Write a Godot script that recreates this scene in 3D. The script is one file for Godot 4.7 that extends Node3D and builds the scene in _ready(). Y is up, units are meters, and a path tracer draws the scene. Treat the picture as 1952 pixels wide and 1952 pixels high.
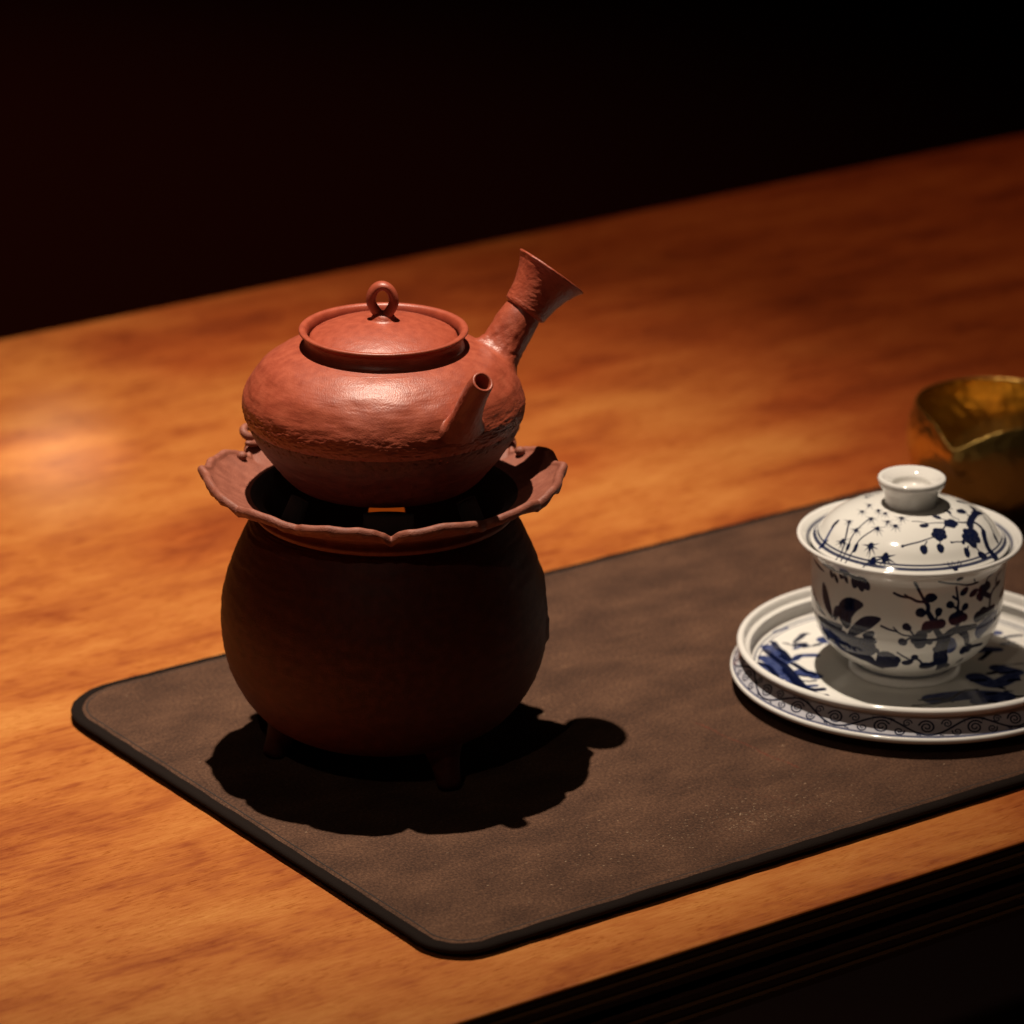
extends Node3D
# A reddish clay teapot on its clay stove beside a blue and white lidded cup, on a dark mat near a table's edge.

const FACING := -0.62117            # turn that points a thing's local +z at the viewer's side of the table
const STOVE := Vector3(0, 0, 0)
const CUP := Vector3(0.22314, 0.0, 0.06970)
const SAUCER := Vector3(0.22615, 0.0, 0.07185)
const BOWL := Vector3(0.39814, 0.0, -0.07204)
const MAT_TOP := 0.0050

var M := {}
var taken := {}
var grain := FastNoiseLite.new()
var broad := FastNoiseLite.new()


# ---------------------------------------------------------------- naming and placing
func numbered(called: String) -> String:
	var n: int = taken.get(called, 0)
	taken[called] = n + 1
	return called if n == 0 else "%s_%03d" % [called, n]


func tag(o: Node3D, label: String, category: String, group := "") -> void:
	o.set_meta("label", label)
	o.set_meta("category", category)
	if group:
		o.set_meta("group", group)


func thing(called: String, label: String, category: String, at: Vector3, turn := 0.0) -> Node3D:
	var o := Node3D.new()
	o.name = numbered(called)
	add_child(o, true)
	o.position = at
	o.rotation.y = turn
	tag(o, label, category)
	return o


func part(called: String, mesh: Mesh, mat: Material, parent: Node3D, at := Transform3D()) -> MeshInstance3D:
	var o := MeshInstance3D.new()
	o.name = called
	o.mesh = mesh
	o.material_override = mat
	o.transform = at
	parent.add_child(o, true)
	return o


func structure(called: String, mesh: Mesh, mat: Material, at := Vector3.ZERO) -> MeshInstance3D:
	var o := MeshInstance3D.new()
	o.name = called
	o.mesh = mesh
	o.material_override = mat
	o.position = at
	add_child(o, true)
	o.set_meta("kind", "structure")
	return o


# ---------------------------------------------------------------- shapes
# A sheet of nu x nv points; its outside is dv x du.
func sheet(P: PackedVector3Array, UV: PackedVector2Array, nu: int, nv: int, closed: bool) -> ArrayMesh:
	var N := PackedVector3Array()
	N.resize(P.size())
	for j in nv:
		var j0 := maxi(j - 1, 0)
		var j1 := mini(j + 1, nv - 1)
		for i in nu:
			var i0 := i - 1
			var i1 := i + 1
			if closed:
				if i0 < 0:
					i0 = nu - 2
				if i1 > nu - 1:
					i1 = 1
			else:
				i0 = maxi(i0, 0)
				i1 = mini(i1, nu - 1)
			var n := (P[j1 * nu + i] - P[j0 * nu + i]).cross(P[j * nu + i1] - P[j * nu + i0])
			N[j * nu + i] = n.normalized() if n.length_squared() > 1e-22 else Vector3.UP
	for i in nu:
		for e in [[0, 1], [nv - 1, nv - 2]]:
			var a: int = e[0]
			var b: int = e[1]
			if (P[a * nu + (i + 1) % nu] - P[a * nu + i]).length_squared() < 1e-13:
				N[a * nu + i] = N[b * nu + i]
	var I := PackedInt32Array()
	I.resize((nu - 1) * (nv - 1) * 6)
	var k := 0
	for j in nv - 1:
		for i in nu - 1:
			var a := j * nu + i
			I[k] = a
			I[k + 1] = a + 1
			I[k + 2] = a + nu
			I[k + 3] = a + 1
			I[k + 4] = a + nu + 1
			I[k + 5] = a + nu
			k += 6
	var arrays := []
	arrays.resize(Mesh.ARRAY_MAX)
	arrays[Mesh.ARRAY_VERTEX] = P
	arrays[Mesh.ARRAY_NORMAL] = N
	arrays[Mesh.ARRAY_TEX_UV] = UV
	arrays[Mesh.ARRAY_TEX_UV2] = UV
	arrays[Mesh.ARRAY_INDEX] = I
	var m := ArrayMesh.new()
	m.add_surface_from_arrays(Mesh.PRIMITIVE_TRIANGLES, arrays)
	return m


# Points (radius, height) through which a smooth curve runs, n steps between each two.
func curve(points: Array, n := 6) -> PackedVector2Array:
	var out := PackedVector2Array()
	var c := points.size()
	for k in c - 1:
		var p0: Vector2 = points[maxi(k - 1, 0)]
		var p1: Vector2 = points[k]
		var p2: Vector2 = points[k + 1]
		var p3: Vector2 = points[mini(k + 2, c - 1)]
		for s in n:
			out.append(centripetal(p0, p1, p2, p3, float(s) / n))
	out.append(points[c - 1])
	return out


func centripetal(p0: Vector2, p1: Vector2, p2: Vector2, p3: Vector2, t: float) -> Vector2:
	var d1 := maxf(sqrt(p0.distance_to(p1)), 1e-5)
	var d2 := maxf(sqrt(p1.distance_to(p2)), 1e-5)
	var d3 := maxf(sqrt(p2.distance_to(p3)), 1e-5)
	var m1 := (p2 - p1)
	var m2 := (p2 - p1)
	if p0 != p1:
		m1 = d2 * ((p1 - p0) / d1 - (p2 - p0) / (d1 + d2) + (p2 - p1) / d2)
	if p3 != p2:
		m2 = d2 * ((p2 - p1) / d2 - (p3 - p1) / (d2 + d3) + (p3 - p2) / d3)
	var a := 2.0 * p1 - 2.0 * p2 + m1 + m2
	var b := -3.0 * p1 + 3.0 * p2 - 2.0 * m1 - m2
	return ((a * t + b) * t + m1) * t + p1


# A turned shape. u runs round (0 at +x, towards +z), v by height from low to high; "flat" lays the picture on from above.
func turned(prof: PackedVector2Array, seg: int, low := 0.0, high := 1.0, flat := 0.0, bend = null) -> ArrayMesh:
	var nu := seg + 1
	var nv := prof.size()
	var P := PackedVector3Array()
	var UV := PackedVector2Array()
	P.resize(nu * nv)
	UV.resize(nu * nv)
	for j in nv:
		var q := prof[j]
		for i in nu:
			var a := TAU * float(i % seg) / seg
			var p := Vector3(cos(a) * q.x, q.y, sin(a) * q.x)
			if bend != null:
				p = bend.call(p, a, q)
			P[j * nu + i] = p
			UV[j * nu + i] = Vector2(p.x / flat + 0.5, p.z / flat + 0.5) if flat > 0.0 else Vector2(float(i) / seg, (q.y - low) / (high - low))
	return sheet(P, UV, nu, nv, true)


# A round bar along a path; each ring is an ellipse of its own width (across "side") and thickness.
func bar(path: PackedVector3Array, wide: PackedFloat32Array, thick: PackedFloat32Array, side: Vector3, seg := 20, ring := false) -> ArrayMesh:
	var n := path.size()
	var nu := seg + 1
	var P := PackedVector3Array()
	var UV := PackedVector2Array()
	for j in n:
		var before := path[(j - 1 + n - 1) % (n - 1)] if ring else path[maxi(j - 1, 0)]
		var after := path[(j + 1) % (n - 1)] if ring else path[mini(j + 1, n - 1)]
		var along := (after - before).normalized()
		var x := (side - along * side.dot(along)).normalized()
		var y := along.cross(x)
		for i in nu:
			var a := TAU * float(i % seg) / seg
			P.append(path[j] + x * cos(a) * wide[j] - y * sin(a) * thick[j])
			UV.append(Vector2(float(i) / seg, float(j) / n))
	if not ring:
		for i in nu:
			P.append(path[n - 1])
			UV.append(Vector2(0, 1))
		n += 1
		var Q := PackedVector3Array()
		var V := PackedVector2Array()
		for i in nu:
			Q.append(path[0])
			V.append(Vector2.ZERO)
		Q.append_array(P)
		V.append_array(UV)
		return sheet(Q, V, nu, n + 1, true)
	return sheet(P, UV, nu, n, true)


# A hollow limb that grows out of a turned body: its root ring lies on the body's skin (radius "skin" at a height),
# its tip ring at "tip" across "aim"; "after" are further (radius, distance along aim) points from the tip on.
func limb(skin: PackedVector2Array, around: float, height: float, half_w: float, half_h: float, tip: Vector3, aim: Vector3, r_tip: float, root_pull: float, tip_pull: float, after: PackedVector2Array, rough: float, seg := 96) -> ArrayMesh:
	aim = aim.normalized()
	var ex := Vector3(-sin(around), 0, cos(around))
	ex = (ex - aim * ex.dot(aim)).normalized()
	var ey := ex.cross(aim)
	var centre := skin_at(skin, around, height)
	var rows := 26
	var nu := seg + 1
	var P := PackedVector3Array()
	var UV := PackedVector2Array()
	for j in rows + after.size():
		for i in nu:
			var a := TAU * float(i % seg) / seg
			var across := ex * cos(a) + ey * sin(a)
			var p := Vector3.ZERO
			if j < rows:
				var s := float(j) / (rows - 1)
				var root := skin_at(skin, around + cos(a) * half_w / centre_radius(skin, height), height + sin(a) * half_h)
				var a1 := root + (centre - root) * root_pull
				var end := tip + across * r_tip
				var a2 := end - aim * tip_pull + across * r_tip * 0.35
				var u := 1.0 - s
				p = root * u * u * u + a1 * 3.0 * u * u * s + a2 * 3.0 * u * s * s + end * s * s * s
				p += across * sin(PI * s) * rough * (grain.get_noise_3d(p.x * 350, p.y * 350, p.z * 350 + 40) + grain.get_noise_3d(s * 24.0, cos(a) * 2.0, sin(a) * 2.0))
				if j == 0:
					p -= (p - Vector3(0, p.y, 0)).normalized() * 0.0007
			else:
				var q := after[j - rows]
				p = tip + across * q.x + aim * q.y
			P.append(p)
			UV.append(Vector2(float(i) / seg, float(j) / rows))
	return sheet(P, UV, nu, rows + after.size(), true)


func centre_radius(skin: PackedVector2Array, height: float) -> float:
	for k in range(skin.size() - 1, 0, -1):
		if height >= skin[k - 1].y and height <= skin[k].y:
			return lerpf(skin[k - 1].x, skin[k].x, (height - skin[k - 1].y) / maxf(skin[k].y - skin[k - 1].y, 1e-6))
	return skin[skin.size() - 1].x


func skin_at(skin: PackedVector2Array, a: float, height: float) -> Vector3:
	var r := centre_radius(skin, height)
	return Vector3(cos(a) * r, height, sin(a) * r)


func frame_along(at: Vector3, y: Vector3, hint := Vector3(0, 0, 1)) -> Transform3D:
	y = y.normalized()
	var x := y.cross(hint).normalized()
	return Transform3D(Basis(x, y, x.cross(y)), at)


func block(size: Vector3) -> BoxMesh:
	var b := BoxMesh.new()
	b.size = size
	return b


# ---------------------------------------------------------------- pictures
func noise(seed_: int, freq: float, octaves := 3, kind := FastNoiseLite.TYPE_SIMPLEX_SMOOTH) -> FastNoiseLite:
	var f := FastNoiseLite.new()
	f.seed = seed_
	f.noise_type = kind
	f.frequency = freq
	f.fractal_type = FastNoiseLite.FRACTAL_FBM if octaves > 1 else FastNoiseLite.FRACTAL_NONE
	f.fractal_octaves = octaves
	return f


# Grey noise bytes of w x h, drawn at w/sx x h/sy and stretched: sx, sy give the grain's direction.
func layer(f: FastNoiseLite, w: int, h: int, sx: float, sy: float) -> PackedByteArray:
	var im := f.get_image(int(w / sx), int(h / sy), false, false, false)
	im.convert(Image.FORMAT_L8)
	if sx != 1.0 or sy != 1.0:
		im.resize(w, h, Image.INTERPOLATE_CUBIC)
	return im.get_data()


func seamless(f: FastNoiseLite, size: int) -> ImageTexture:
	var im := f.get_seamless_image(size, size)
	im.convert(Image.FORMAT_L8)
	im.generate_mipmaps()
	return ImageTexture.create_from_image(im)


func ramp(a: Color, b: Color, c: Color, t: float) -> Color:
	return a.lerp(b, t * 2.0) if t < 0.5 else b.lerp(c, t * 2.0 - 1.0)


# Underglaze blue painted with a brush: coordinates in millimetres (or degrees round, millimetres up).
class Ink:
	var w: int
	var h: int
	var scale: Vector2
	var origin: Vector2
	var wrap := false
	var dark := PackedFloat32Array()
	var wash := PackedFloat32Array()
	var wide := 1.0

	func _init(w_: int, h_: int, scale_: Vector2, origin_: Vector2) -> void:
		w = w_
		h = h_
		scale = scale_
		origin = origin_
		dark.resize(w * h)
		wash.resize(w * h)

	# kind "l": a line of changing width, "f": a leaf, thickest in its middle, "w": a pale wash
	func brush(kind: String, strokes: Array, strength := 1.0) -> void:
		for s in strokes:
			var pts := PackedVector2Array()
			for k in range(2, s.size(), 2):
				pts.append(Vector2(s[k], s[k + 1]))
			stroke(kind, s[0], s[1], pts, strength)

	func stroke(kind: String, w0: float, w1: float, pts: PackedVector2Array, strength := 1.0) -> void:
		var n := pts.size()
		if n == 1:
			pts.append(pts[0] + Vector2(0.01, 0.01))
			n = 2
		var smooth_ := PackedVector2Array()
		for k in n - 1:
			var steps := 1 if n == 2 else 4
			for q in steps:
				smooth_.append(pts[k].cubic_interpolate(pts[k + 1], pts[maxi(k - 1, 0)], pts[mini(k + 2, n - 1)], float(q) / steps))
		smooth_.append(pts[n - 1])
		var m := smooth_.size()
		for k in m - 1:
			var t0 := float(k) / (m - 1)
			var t1 := float(k + 1) / (m - 1)
			var r0 := 0.0
			var r1 := 0.0
			if kind == "f":
				r0 = w0 * 0.5 * pow(sin(PI * (0.12 + 0.88 * t0)), 0.8)
				r1 = w0 * 0.5 * pow(maxf(sin(PI * (0.12 + 0.88 * t1)), 0.0), 0.8)
			else:
				r0 = lerpf(w0, w1, t0) * 0.5
				r1 = lerpf(w0, w1, t1) * 0.5
			segment(smooth_[k], smooth_[k + 1], r0 * wide, r1 * wide, kind == "w", strength)

	func segment(a: Vector2, b: Vector2, r0: float, r1: float, pale: bool, strength: float) -> void:
		var pa := (a - origin) * scale
		var pb := (b - origin) * scale
		var mm := scale.y                                             # pixels per millimetre upwards
		var sx := mm / absf(px_per_mm_x())                            # squares the pixels
		var R := maxf(r0, r1) * absf(mm) + 1.5
		var x0 := int(floor(minf(pa.x, pb.x) - R / absf(sx)))
		var x1 := int(ceil(maxf(pa.x, pb.x) + R / absf(sx)))
		var y0 := maxi(int(floor(minf(pa.y, pb.y) - R)), 0)
		var y1 := mini(int(ceil(maxf(pa.y, pb.y) + R)), h - 1)
		var A := Vector2(pa.x * absf(sx), pa.y)
		var d := Vector2(pb.x * absf(sx), pb.y) - A
		var dd := maxf(d.length_squared(), 1e-9)
		var soft := 2.6 if pale else 0.9
		for y in range(y0, y1 + 1):
			for x in range(x0, x1 + 1):
				var q := Vector2(x * absf(sx), y) - A
				var t := clampf(q.dot(d) / dd, 0.0, 1.0)
				var cover := clampf((lerpf(r0, r1, t) * absf(mm) - (q - d * t).length()) / soft + 0.5, 0.0, 1.0) * strength
				if cover <= 0.0:
					continue
				var xx := posmod(x, w) if wrap else x
				if xx < 0 or xx >= w:
					continue
				var at := y * w + xx
				if pale:
					wash[at] = maxf(wash[at], cover)
				else:
					dark[at] = maxf(dark[at], cover)

	var x_mm := 0.0
	func px_per_mm_x() -> float:
		return x_mm if x_mm > 0.0 else scale.x

	func picture(glaze: Color, blots: FastNoiseLite) -> ImageTexture:
		var data := PackedByteArray()
		data.resize(w * h * 3)
		var deep := Color(0.02, 0.035, 0.12)
		var mid := Color(0.07, 0.12, 0.30)
		var paler := Color(0.30, 0.34, 0.52)
		for y in h:
			for x in w:
				var at := y * w + x
				var c := glaze
				var p := wash[at]
				var k := dark[at]
				if p > 0.0 or k > 0.0:
					var b := clampf(blots.get_noise_2d(x, y) * 0.9 + 0.5, 0.0, 1.0)
					c = c.lerp(paler.lerp(mid, 0.25 + b * 0.6), p * 0.92)
					c = c.lerp(deep.lerp(mid, b * 0.5), k * (0.86 + 0.14 * b))
				data[at * 3] = int(c.r * 255.0)
				data[at * 3 + 1] = int(c.g * 255.0)
				data[at * 3 + 2] = int(c.b * 255.0)
		var im := Image.create_from_data(w, h, false, Image.FORMAT_RGB8, data)
		return ImageTexture.create_from_image(im)


# ---------------------------------------------------------------- the scene
func _ready() -> void:
	# camera: a 100 mm lens about 1.8 m away, focused on the front of the teapot and the mat before it
	var cam := Camera3D.new()
	cam.name = "camera"
	add_child(cam)
	cam.transform = Transform3D(Basis(Vector3(0.8131797, 0.00622083, 0.58197945), Vector3(0.19829137, 0.93715734, -0.28708301), Vector3(-0.5471922, 0.34885158, 0.76084379)).orthonormalized(), Vector3(-0.9177, 0.7236045, 1.3652))
	var lens := CameraAttributesPhysical.new()
	lens.frustum_focal_length = 100.82
	lens.exposure_aperture = 6.6
	lens.frustum_focus_distance = 1.70
	lens.frustum_near = 0.05
	lens.frustum_far = 60.0
	cam.attributes = lens
	cam.current = true
	# a dark room
	var we := WorldEnvironment.new()
	we.name = "room_air"
	var env := Environment.new()
	env.background_mode = Environment.BG_COLOR
	env.background_color = Color(0.012, 0.004, 0.004)
	env.tonemap_mode = Environment.TONE_MAPPER_LINEAR
	env.tonemap_exposure = 1.0
	env.sdfgi_enabled = true
	env.ssao_enabled = true
	env.ssil_enabled = true
	we.environment = env
	add_child(we)
	# one small spotlight almost straight overhead, a weaker one far behind, and unseen fills added to brighten parts
	spot("overhead_spot", Vector3(-0.02, 1.80, -0.13), Vector3(-0.01, 0, -0.24), 18.5, 1.0, 5.4, 0.011, Color(1.0, 0.935, 0.86))
	spot("overhead_flood", Vector3(-0.02, 1.80, -0.13), Vector3(-0.02, 0, -0.13), 40.0, 1.0, 1.05, 0.011, Color(1.0, 0.91, 0.80))
	spot("warm_fill", Vector3(0.95, 1.7, -0.95), Vector3(0.66, 0, -0.42), 19.0, 1.0, 0.42, 0.02, Color(1.0, 0.60, 0.34))  # added lamp, brings up the back right of the table
	spot("pool_fill", Vector3(0.40, 1.7, -0.75), Vector3(0.077, 0, -0.406), 1.6, 1.0, 2.6, 0.01, Color(1.0, 0.97, 0.88))  # added lamp, brightens one small patch of the table
	spot("front_fill", Vector3(-1.30, 1.7, 1.1), Vector3(0.1, 0, 0.1), 26.0, 1.0, 0.26, 0.015, Color(1.0, 0.90, 0.80))  # added fill for the unlit fronts, also gives glints on the cup
	spot("far_spot", Vector3(1.73, 1.20, -3.35), Vector3(0.077, 0, -0.406), 0.30, 1.0, 0.55, 0.02, Color(1.0, 0.93, 0.75))
	spot("floor_fill", Vector3(0.9, 2.4, -4.4), Vector3(1.0, -0.75, -3.3), 32.0, 1.0, 1.7, 0.1, Color(1.0, 0.45, 0.30))  # added lamp, lifts the dark floor behind the table

	grain.seed = 71
	grain.frequency = 1.0
	grain.fractal_octaves = 3
	broad.seed = 72
	broad.frequency = 1.0
	broad.fractal_octaves = 2
	materials()
	room()
	table()
	mat()
	stove()
	teapot()
	saucer()
	lidded_cup()
	gold_bowl()


func spot(called: String, at: Vector3, to: Vector3, angle: float, edge: float, energy: float, size: float, tint: Color) -> void:
	var l := SpotLight3D.new()
	l.name = called
	l.light_color = tint
	l.light_energy = energy
	l.light_size = size
	l.spot_angle = angle
	l.spot_angle_attenuation = edge
	l.spot_range = 8.0
	l.spot_attenuation = 2.0
	l.shadow_enabled = true
	add_child(l)
	l.look_at_from_position(at, to, Vector3(0, 0, -1) if absf((to - at).normalized().y) > 0.9 else Vector3.UP)


func plain(albedo: Color, rough: float, metal := 0.0) -> StandardMaterial3D:
	var m := StandardMaterial3D.new()
	m.albedo_color = albedo
	m.roughness = rough
	m.metallic = metal
	return m


func clay(seed_: int, dark: Color, mid: Color, pale: Color, rough: float, relief: float) -> StandardMaterial3D:
	var m := StandardMaterial3D.new()
	var size := 512
	var a := noise(seed_, 0.02, 4).get_seamless_image(size, size)
	var b := noise(seed_ + 1, 0.30, 2).get_seamless_image(size, size)
	a.convert(Image.FORMAT_L8)
	b.convert(Image.FORMAT_L8)
	var da := a.get_data()
	var db := b.get_data()
	var data := PackedByteArray()
	data.resize(size * size * 3)
	for k in size * size:
		var t := clampf((da[k] / 255.0 - 0.5) * 0.9 + (db[k] / 255.0 - 0.5) * 0.7 + 0.5, 0.0, 1.0)
		var c := ramp(dark, mid, pale, t)
		data[k * 3] = int(c.r * 255.0)
		data[k * 3 + 1] = int(c.g * 255.0)
		data[k * 3 + 2] = int(c.b * 255.0)
	m.albedo_texture = ImageTexture.create_from_image(Image.create_from_data(size, size, false, Image.FORMAT_RGB8, data))
	m.roughness = rough
	m.metallic_specular = 0.55
	m.uv1_triplanar = true
	m.uv1_scale = Vector3(16, 16, 16)
	m.heightmap_enabled = true
	m.heightmap_texture = M.grit
	m.heightmap_scale = relief
	return m


func materials() -> void:
	M.grit = seamless(noise(5, 0.16, 3), 512)
	M.clay = clay(11, Color(0.50, 0.205, 0.130), Color(0.595, 0.272, 0.180), Color(0.665, 0.340, 0.242), 0.45, 0.012)
	M.lid_clay = clay(14, Color(0.52, 0.22, 0.142), Color(0.595, 0.268, 0.18), Color(0.65, 0.315, 0.22), 0.43, 0.008)
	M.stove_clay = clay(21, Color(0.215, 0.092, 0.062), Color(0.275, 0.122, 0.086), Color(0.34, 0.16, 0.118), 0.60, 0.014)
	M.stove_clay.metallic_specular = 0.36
	M.shaded_clay = clay(17, Color(0.27, 0.115, 0.078), Color(0.37, 0.16, 0.108), Color(0.46, 0.215, 0.15), 0.55, 0.012)  # darker copy of the clay, paints shade into the underside of the pot
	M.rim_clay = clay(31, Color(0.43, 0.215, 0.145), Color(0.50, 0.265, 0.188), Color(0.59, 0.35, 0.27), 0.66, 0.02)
	M.soot_shade = plain(Color(0.085, 0.062, 0.055), 0.95)  # for sooted stove parts and the shade painted into the well
	var e := plain(Color(0.25, 0.1, 0.05), 0.9)
	e.emission_enabled = true
	e.emission = Color(1.0, 0.42, 0.10)
	e.emission_energy_multiplier = 0.2
	M.glow_ball = e
	var g := plain(Color(0.865, 0.855, 0.835), 0.07)
	M.glaze = g
	M.binding = plain(Color(0.105, 0.078, 0.066), 0.85)
	M.binding.metallic_specular = 0.2
	M.binding.uv1_triplanar = true
	M.binding.uv1_scale = Vector3(28, 28, 28)
	M.binding.heightmap_enabled = true
	M.binding.heightmap_texture = M.grit
	M.binding.heightmap_scale = 0.03
	M.thread = plain(Color(0.09, 0.07, 0.06), 0.8)
	var gold := plain(Color(0.76, 0.62, 0.34), 0.33, 1.0)
	gold.uv1_triplanar = true
	gold.uv1_scale = Vector3(18, 18, 18)
	gold.heightmap_enabled = true
	gold.heightmap_texture = seamless(noise(77, 0.02, 2), 256)
	gold.heightmap_scale = 0.02
	M.gold = gold
	M.wood = wood()
	M.ply_dark = plain(Color(0.30, 0.17, 0.10), 0.7)
	M.ply_pale = plain(Color(0.58, 0.40, 0.22), 0.6)
	M.suede = suede()


func wood() -> StandardMaterial3D:
	var w := 2048
	var h := 1280                                                    # 1.30 x 0.8125 m, grain along x
	var bands := layer(noise(101, 0.011, 4), w, h, 7.0, 1.0)         # long soft stripes
	var cloud := layer(noise(102, 0.020, 3), w, h, 2.4, 1.0)         # blotches of figure
	var warp := layer(noise(103, 0.006, 3), w, h, 3.0, 1.0)          # bends the rings
	var fine := layer(noise(105, 0.30, 2), w, h, 16.0, 1.0)
	var flecks := layer(noise(106, 0.10, 2), w, h, 3.2, 1.0)         # curly flecks across the grain
	var dark := Color(0.450, 0.185, 0.070)
	var mid := Color(0.655, 0.385, 0.175)
	var pale := Color(0.760, 0.520, 0.275)
	var data := PackedByteArray()
	data.resize(w * h * 3)
	# honey wood, and a darker redder tone painting light fall-off towards the right
	var table_of := PackedColorArray()
	var falloff_of := PackedColorArray()
	for k in 256:
		table_of.append(ramp(dark, mid, pale, k / 255.0))
		falloff_of.append(ramp(Color(0.36, 0.125, 0.045), Color(0.570, 0.265, 0.105), Color(0.68, 0.38, 0.175), k / 255.0))
	var falloff := layer(noise(110, 0.0035, 3), w, h, 2.0, 1.0)
	for y in h:
		for x in w:
			var k := y * w + x
			var ring := sin(y * 0.075 + (warp[k] - 128) * 0.19)
			ring = ring * ring * ring
			var t := 0.55 + (bands[k] - 128) * 0.0024 + (cloud[k] - 128) * 0.0017 - maxf(ring, 0.0) * 0.07 + (fine[k] - 128) * 0.0010
			if flecks[k] < 96:
				t -= (96 - flecks[k]) * 0.0026
			var tone := clampi(int(t * 255.0), 0, 255)
			var c := table_of[tone].lerp(falloff_of[tone], smoothstep(0.36, 0.62, float(x) / w + (falloff[k] - 128) * 0.0022))
			data[k * 3] = int(c.r * 255.0)
			data[k * 3 + 1] = int(c.g * 255.0)
			data[k * 3 + 2] = int(c.b * 255.0)
	var m := StandardMaterial3D.new()
	m.albedo_texture = ImageTexture.create_from_image(Image.create_from_data(w, h, false, Image.FORMAT_RGB8, data))
	# fine pores and hairs of the grain, 0.26 x 0.2 m, multiplied over it
	var s := 1024
	var pores := layer(noise(104, 0.21, 2), s, s, 6.0, 1.0)
	var hairs := layer(noise(107, 0.33, 2), s, s, 14.0, 1.0)
	var specks := layer(noise(108, 0.36, 1), s, s, 3.0, 1.0)
	var patch := layer(noise(109, 0.008, 2), s, s, 1.0, 1.0)
	var fine_data := PackedByteArray()
	fine_data.resize(s * s * 3)
	for k in s * s:
		var t := 1.0 + (hairs[k] - 128) * 0.0016
		if pores[k] < 98:
			t -= (98 - pores[k]) * 0.0050 * clampf((patch[k] - 70) / 90.0, 0.0, 1.0)
		if specks[k] < 60:
			t -= (60 - specks[k]) * 0.0028
		t = clampf(t, 0.35, 1.0)
		fine_data[k * 3] = int(255.0 * (0.35 + 0.65 * t))
		fine_data[k * 3 + 1] = int(255.0 * t)
		fine_data[k * 3 + 2] = int(255.0 * t * t)
	m.detail_enabled = true
	m.detail_blend_mode = BaseMaterial3D.BLEND_MODE_MUL
	m.detail_uv_layer = BaseMaterial3D.DETAIL_UV_2
	m.detail_albedo = ImageTexture.create_from_image(Image.create_from_data(s, s, false, Image.FORMAT_RGB8, fine_data))
	m.uv2_scale = Vector3(5.0, 4.0625, 1.0)
	m.roughness = 0.42
	m.metallic_specular = 0.45
	return m


func suede() -> StandardMaterial3D:
	var w := 1920
	var h := 960                                                     # 0.62 x 0.31 m
	var mottle := layer(noise(201, 0.012, 4), w, h, 1.6, 1.0)
	var nap := layer(noise(202, 0.17, 3), w, h, 1.0, 1.0)
	var fibre := layer(noise(203, 0.42, 2), w, h, 1.0, 1.6)
	var scuff := layer(noise(204, 0.05, 3), w, h, 5.0, 1.0)
	var data := PackedByteArray()
	data.resize(w * h * 3)
	var relief := PackedByteArray()
	relief.resize(w * h)
	var dark := Color(0.195, 0.125, 0.088)
	var mid := Color(0.295, 0.200, 0.145)
	var pale := Color(0.40, 0.285, 0.21)
	for k in w * h:
		var t := 0.47 + (mottle[k] - 128) * 0.0026 + (nap[k] - 128) * 0.0032 + (fibre[k] - 128) * 0.0036
		if scuff[k] > 168:
			t += (scuff[k] - 168) * 0.003
		var c := ramp(dark, mid, pale, clampf(t, 0.0, 1.0))
		data[k * 3] = int(c.r * 255.0)
		data[k * 3 + 1] = int(c.g * 255.0)
		data[k * 3 + 2] = int(c.b * 255.0)
		relief[k] = (nap[k] + fibre[k]) / 2
	var im := Image.create_from_data(w, h, false, Image.FORMAT_RGB8, data)
	var rng := RandomNumberGenerator.new()
	rng.seed = 9
	# lint and grit: pale specks, thickest in a streak before the saucer
	for n in 620:
		var at := Vector2(rng.randf_range(-0.08, 0.36), rng.randf_range(-0.12, 0.165))
		if n < 240:
			at = Vector2(0.083, 0.138) + Vector2(rng.randfn(0.0, 0.026), rng.randfn(0.0, 0.010))
		elif n < 300:
			at = Vector2(0.02, 0.128) + Vector2(rng.randfn(0.0, 0.03), rng.randfn(0.0, 0.014))
		var lit := rng.randf_range(0.35, 0.72)
		var x := int((at.x + 0.09) / 0.62 * w)
		var y := int((at.y + 0.1325) / 0.31 * h)
		for d in rng.randi_range(1, 3):
			im.set_pixel(clampi(x + d, 0, w - 1), clampi(y + rng.randi_range(0, 1), 0, h - 1), Color(lit, lit * 0.86, lit * 0.70))
	# a long reddish scratch and a second, fainter one
	for line in [[Vector2(0.1245, 0.0505), Vector2(0.1305, 0.1120), Color(0.42, 0.17, 0.11), 0.7], [Vector2(0.094, 0.110), Vector2(0.112, 0.150), Color(0.36, 0.20, 0.14), 0.35], [Vector2(0.19, 0.13), Vector2(0.235, 0.152), Color(0.36, 0.22, 0.15), 0.3]]:
		var a: Vector2 = line[0]
		var b: Vector2 = line[1]
		for k in 500:
			var q := a.lerp(b, k / 499.0) + Vector2(sin(k * 0.031) * 0.0006 + rng.randfn(0.0, 0.0004), 0)
			if rng.randf() < float(line[3]) * (0.4 + 0.6 * absf(sin(k * 0.023))):
				var x := clampi(int((q.x + 0.09) / 0.62 * w), 0, w - 1)
				var y := clampi(int((q.y + 0.1325) / 0.31 * h), 0, h - 1)
				im.set_pixel(x, y, im.get_pixel(x, y).lerp(line[2], 0.75))
	var m := StandardMaterial3D.new()
	m.albedo_texture = ImageTexture.create_from_image(im)
	m.roughness = 0.86
	m.metallic_specular = 0.3
	m.rim_enabled = true
	m.rim = 0.08
	m.rim_tint = 0.6
	m.heightmap_enabled = true
	m.heightmap_texture = ImageTexture.create_from_image(Image.create_from_data(w, h, false, Image.FORMAT_L8, relief))
	m.heightmap_scale = 0.05
	return m


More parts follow.
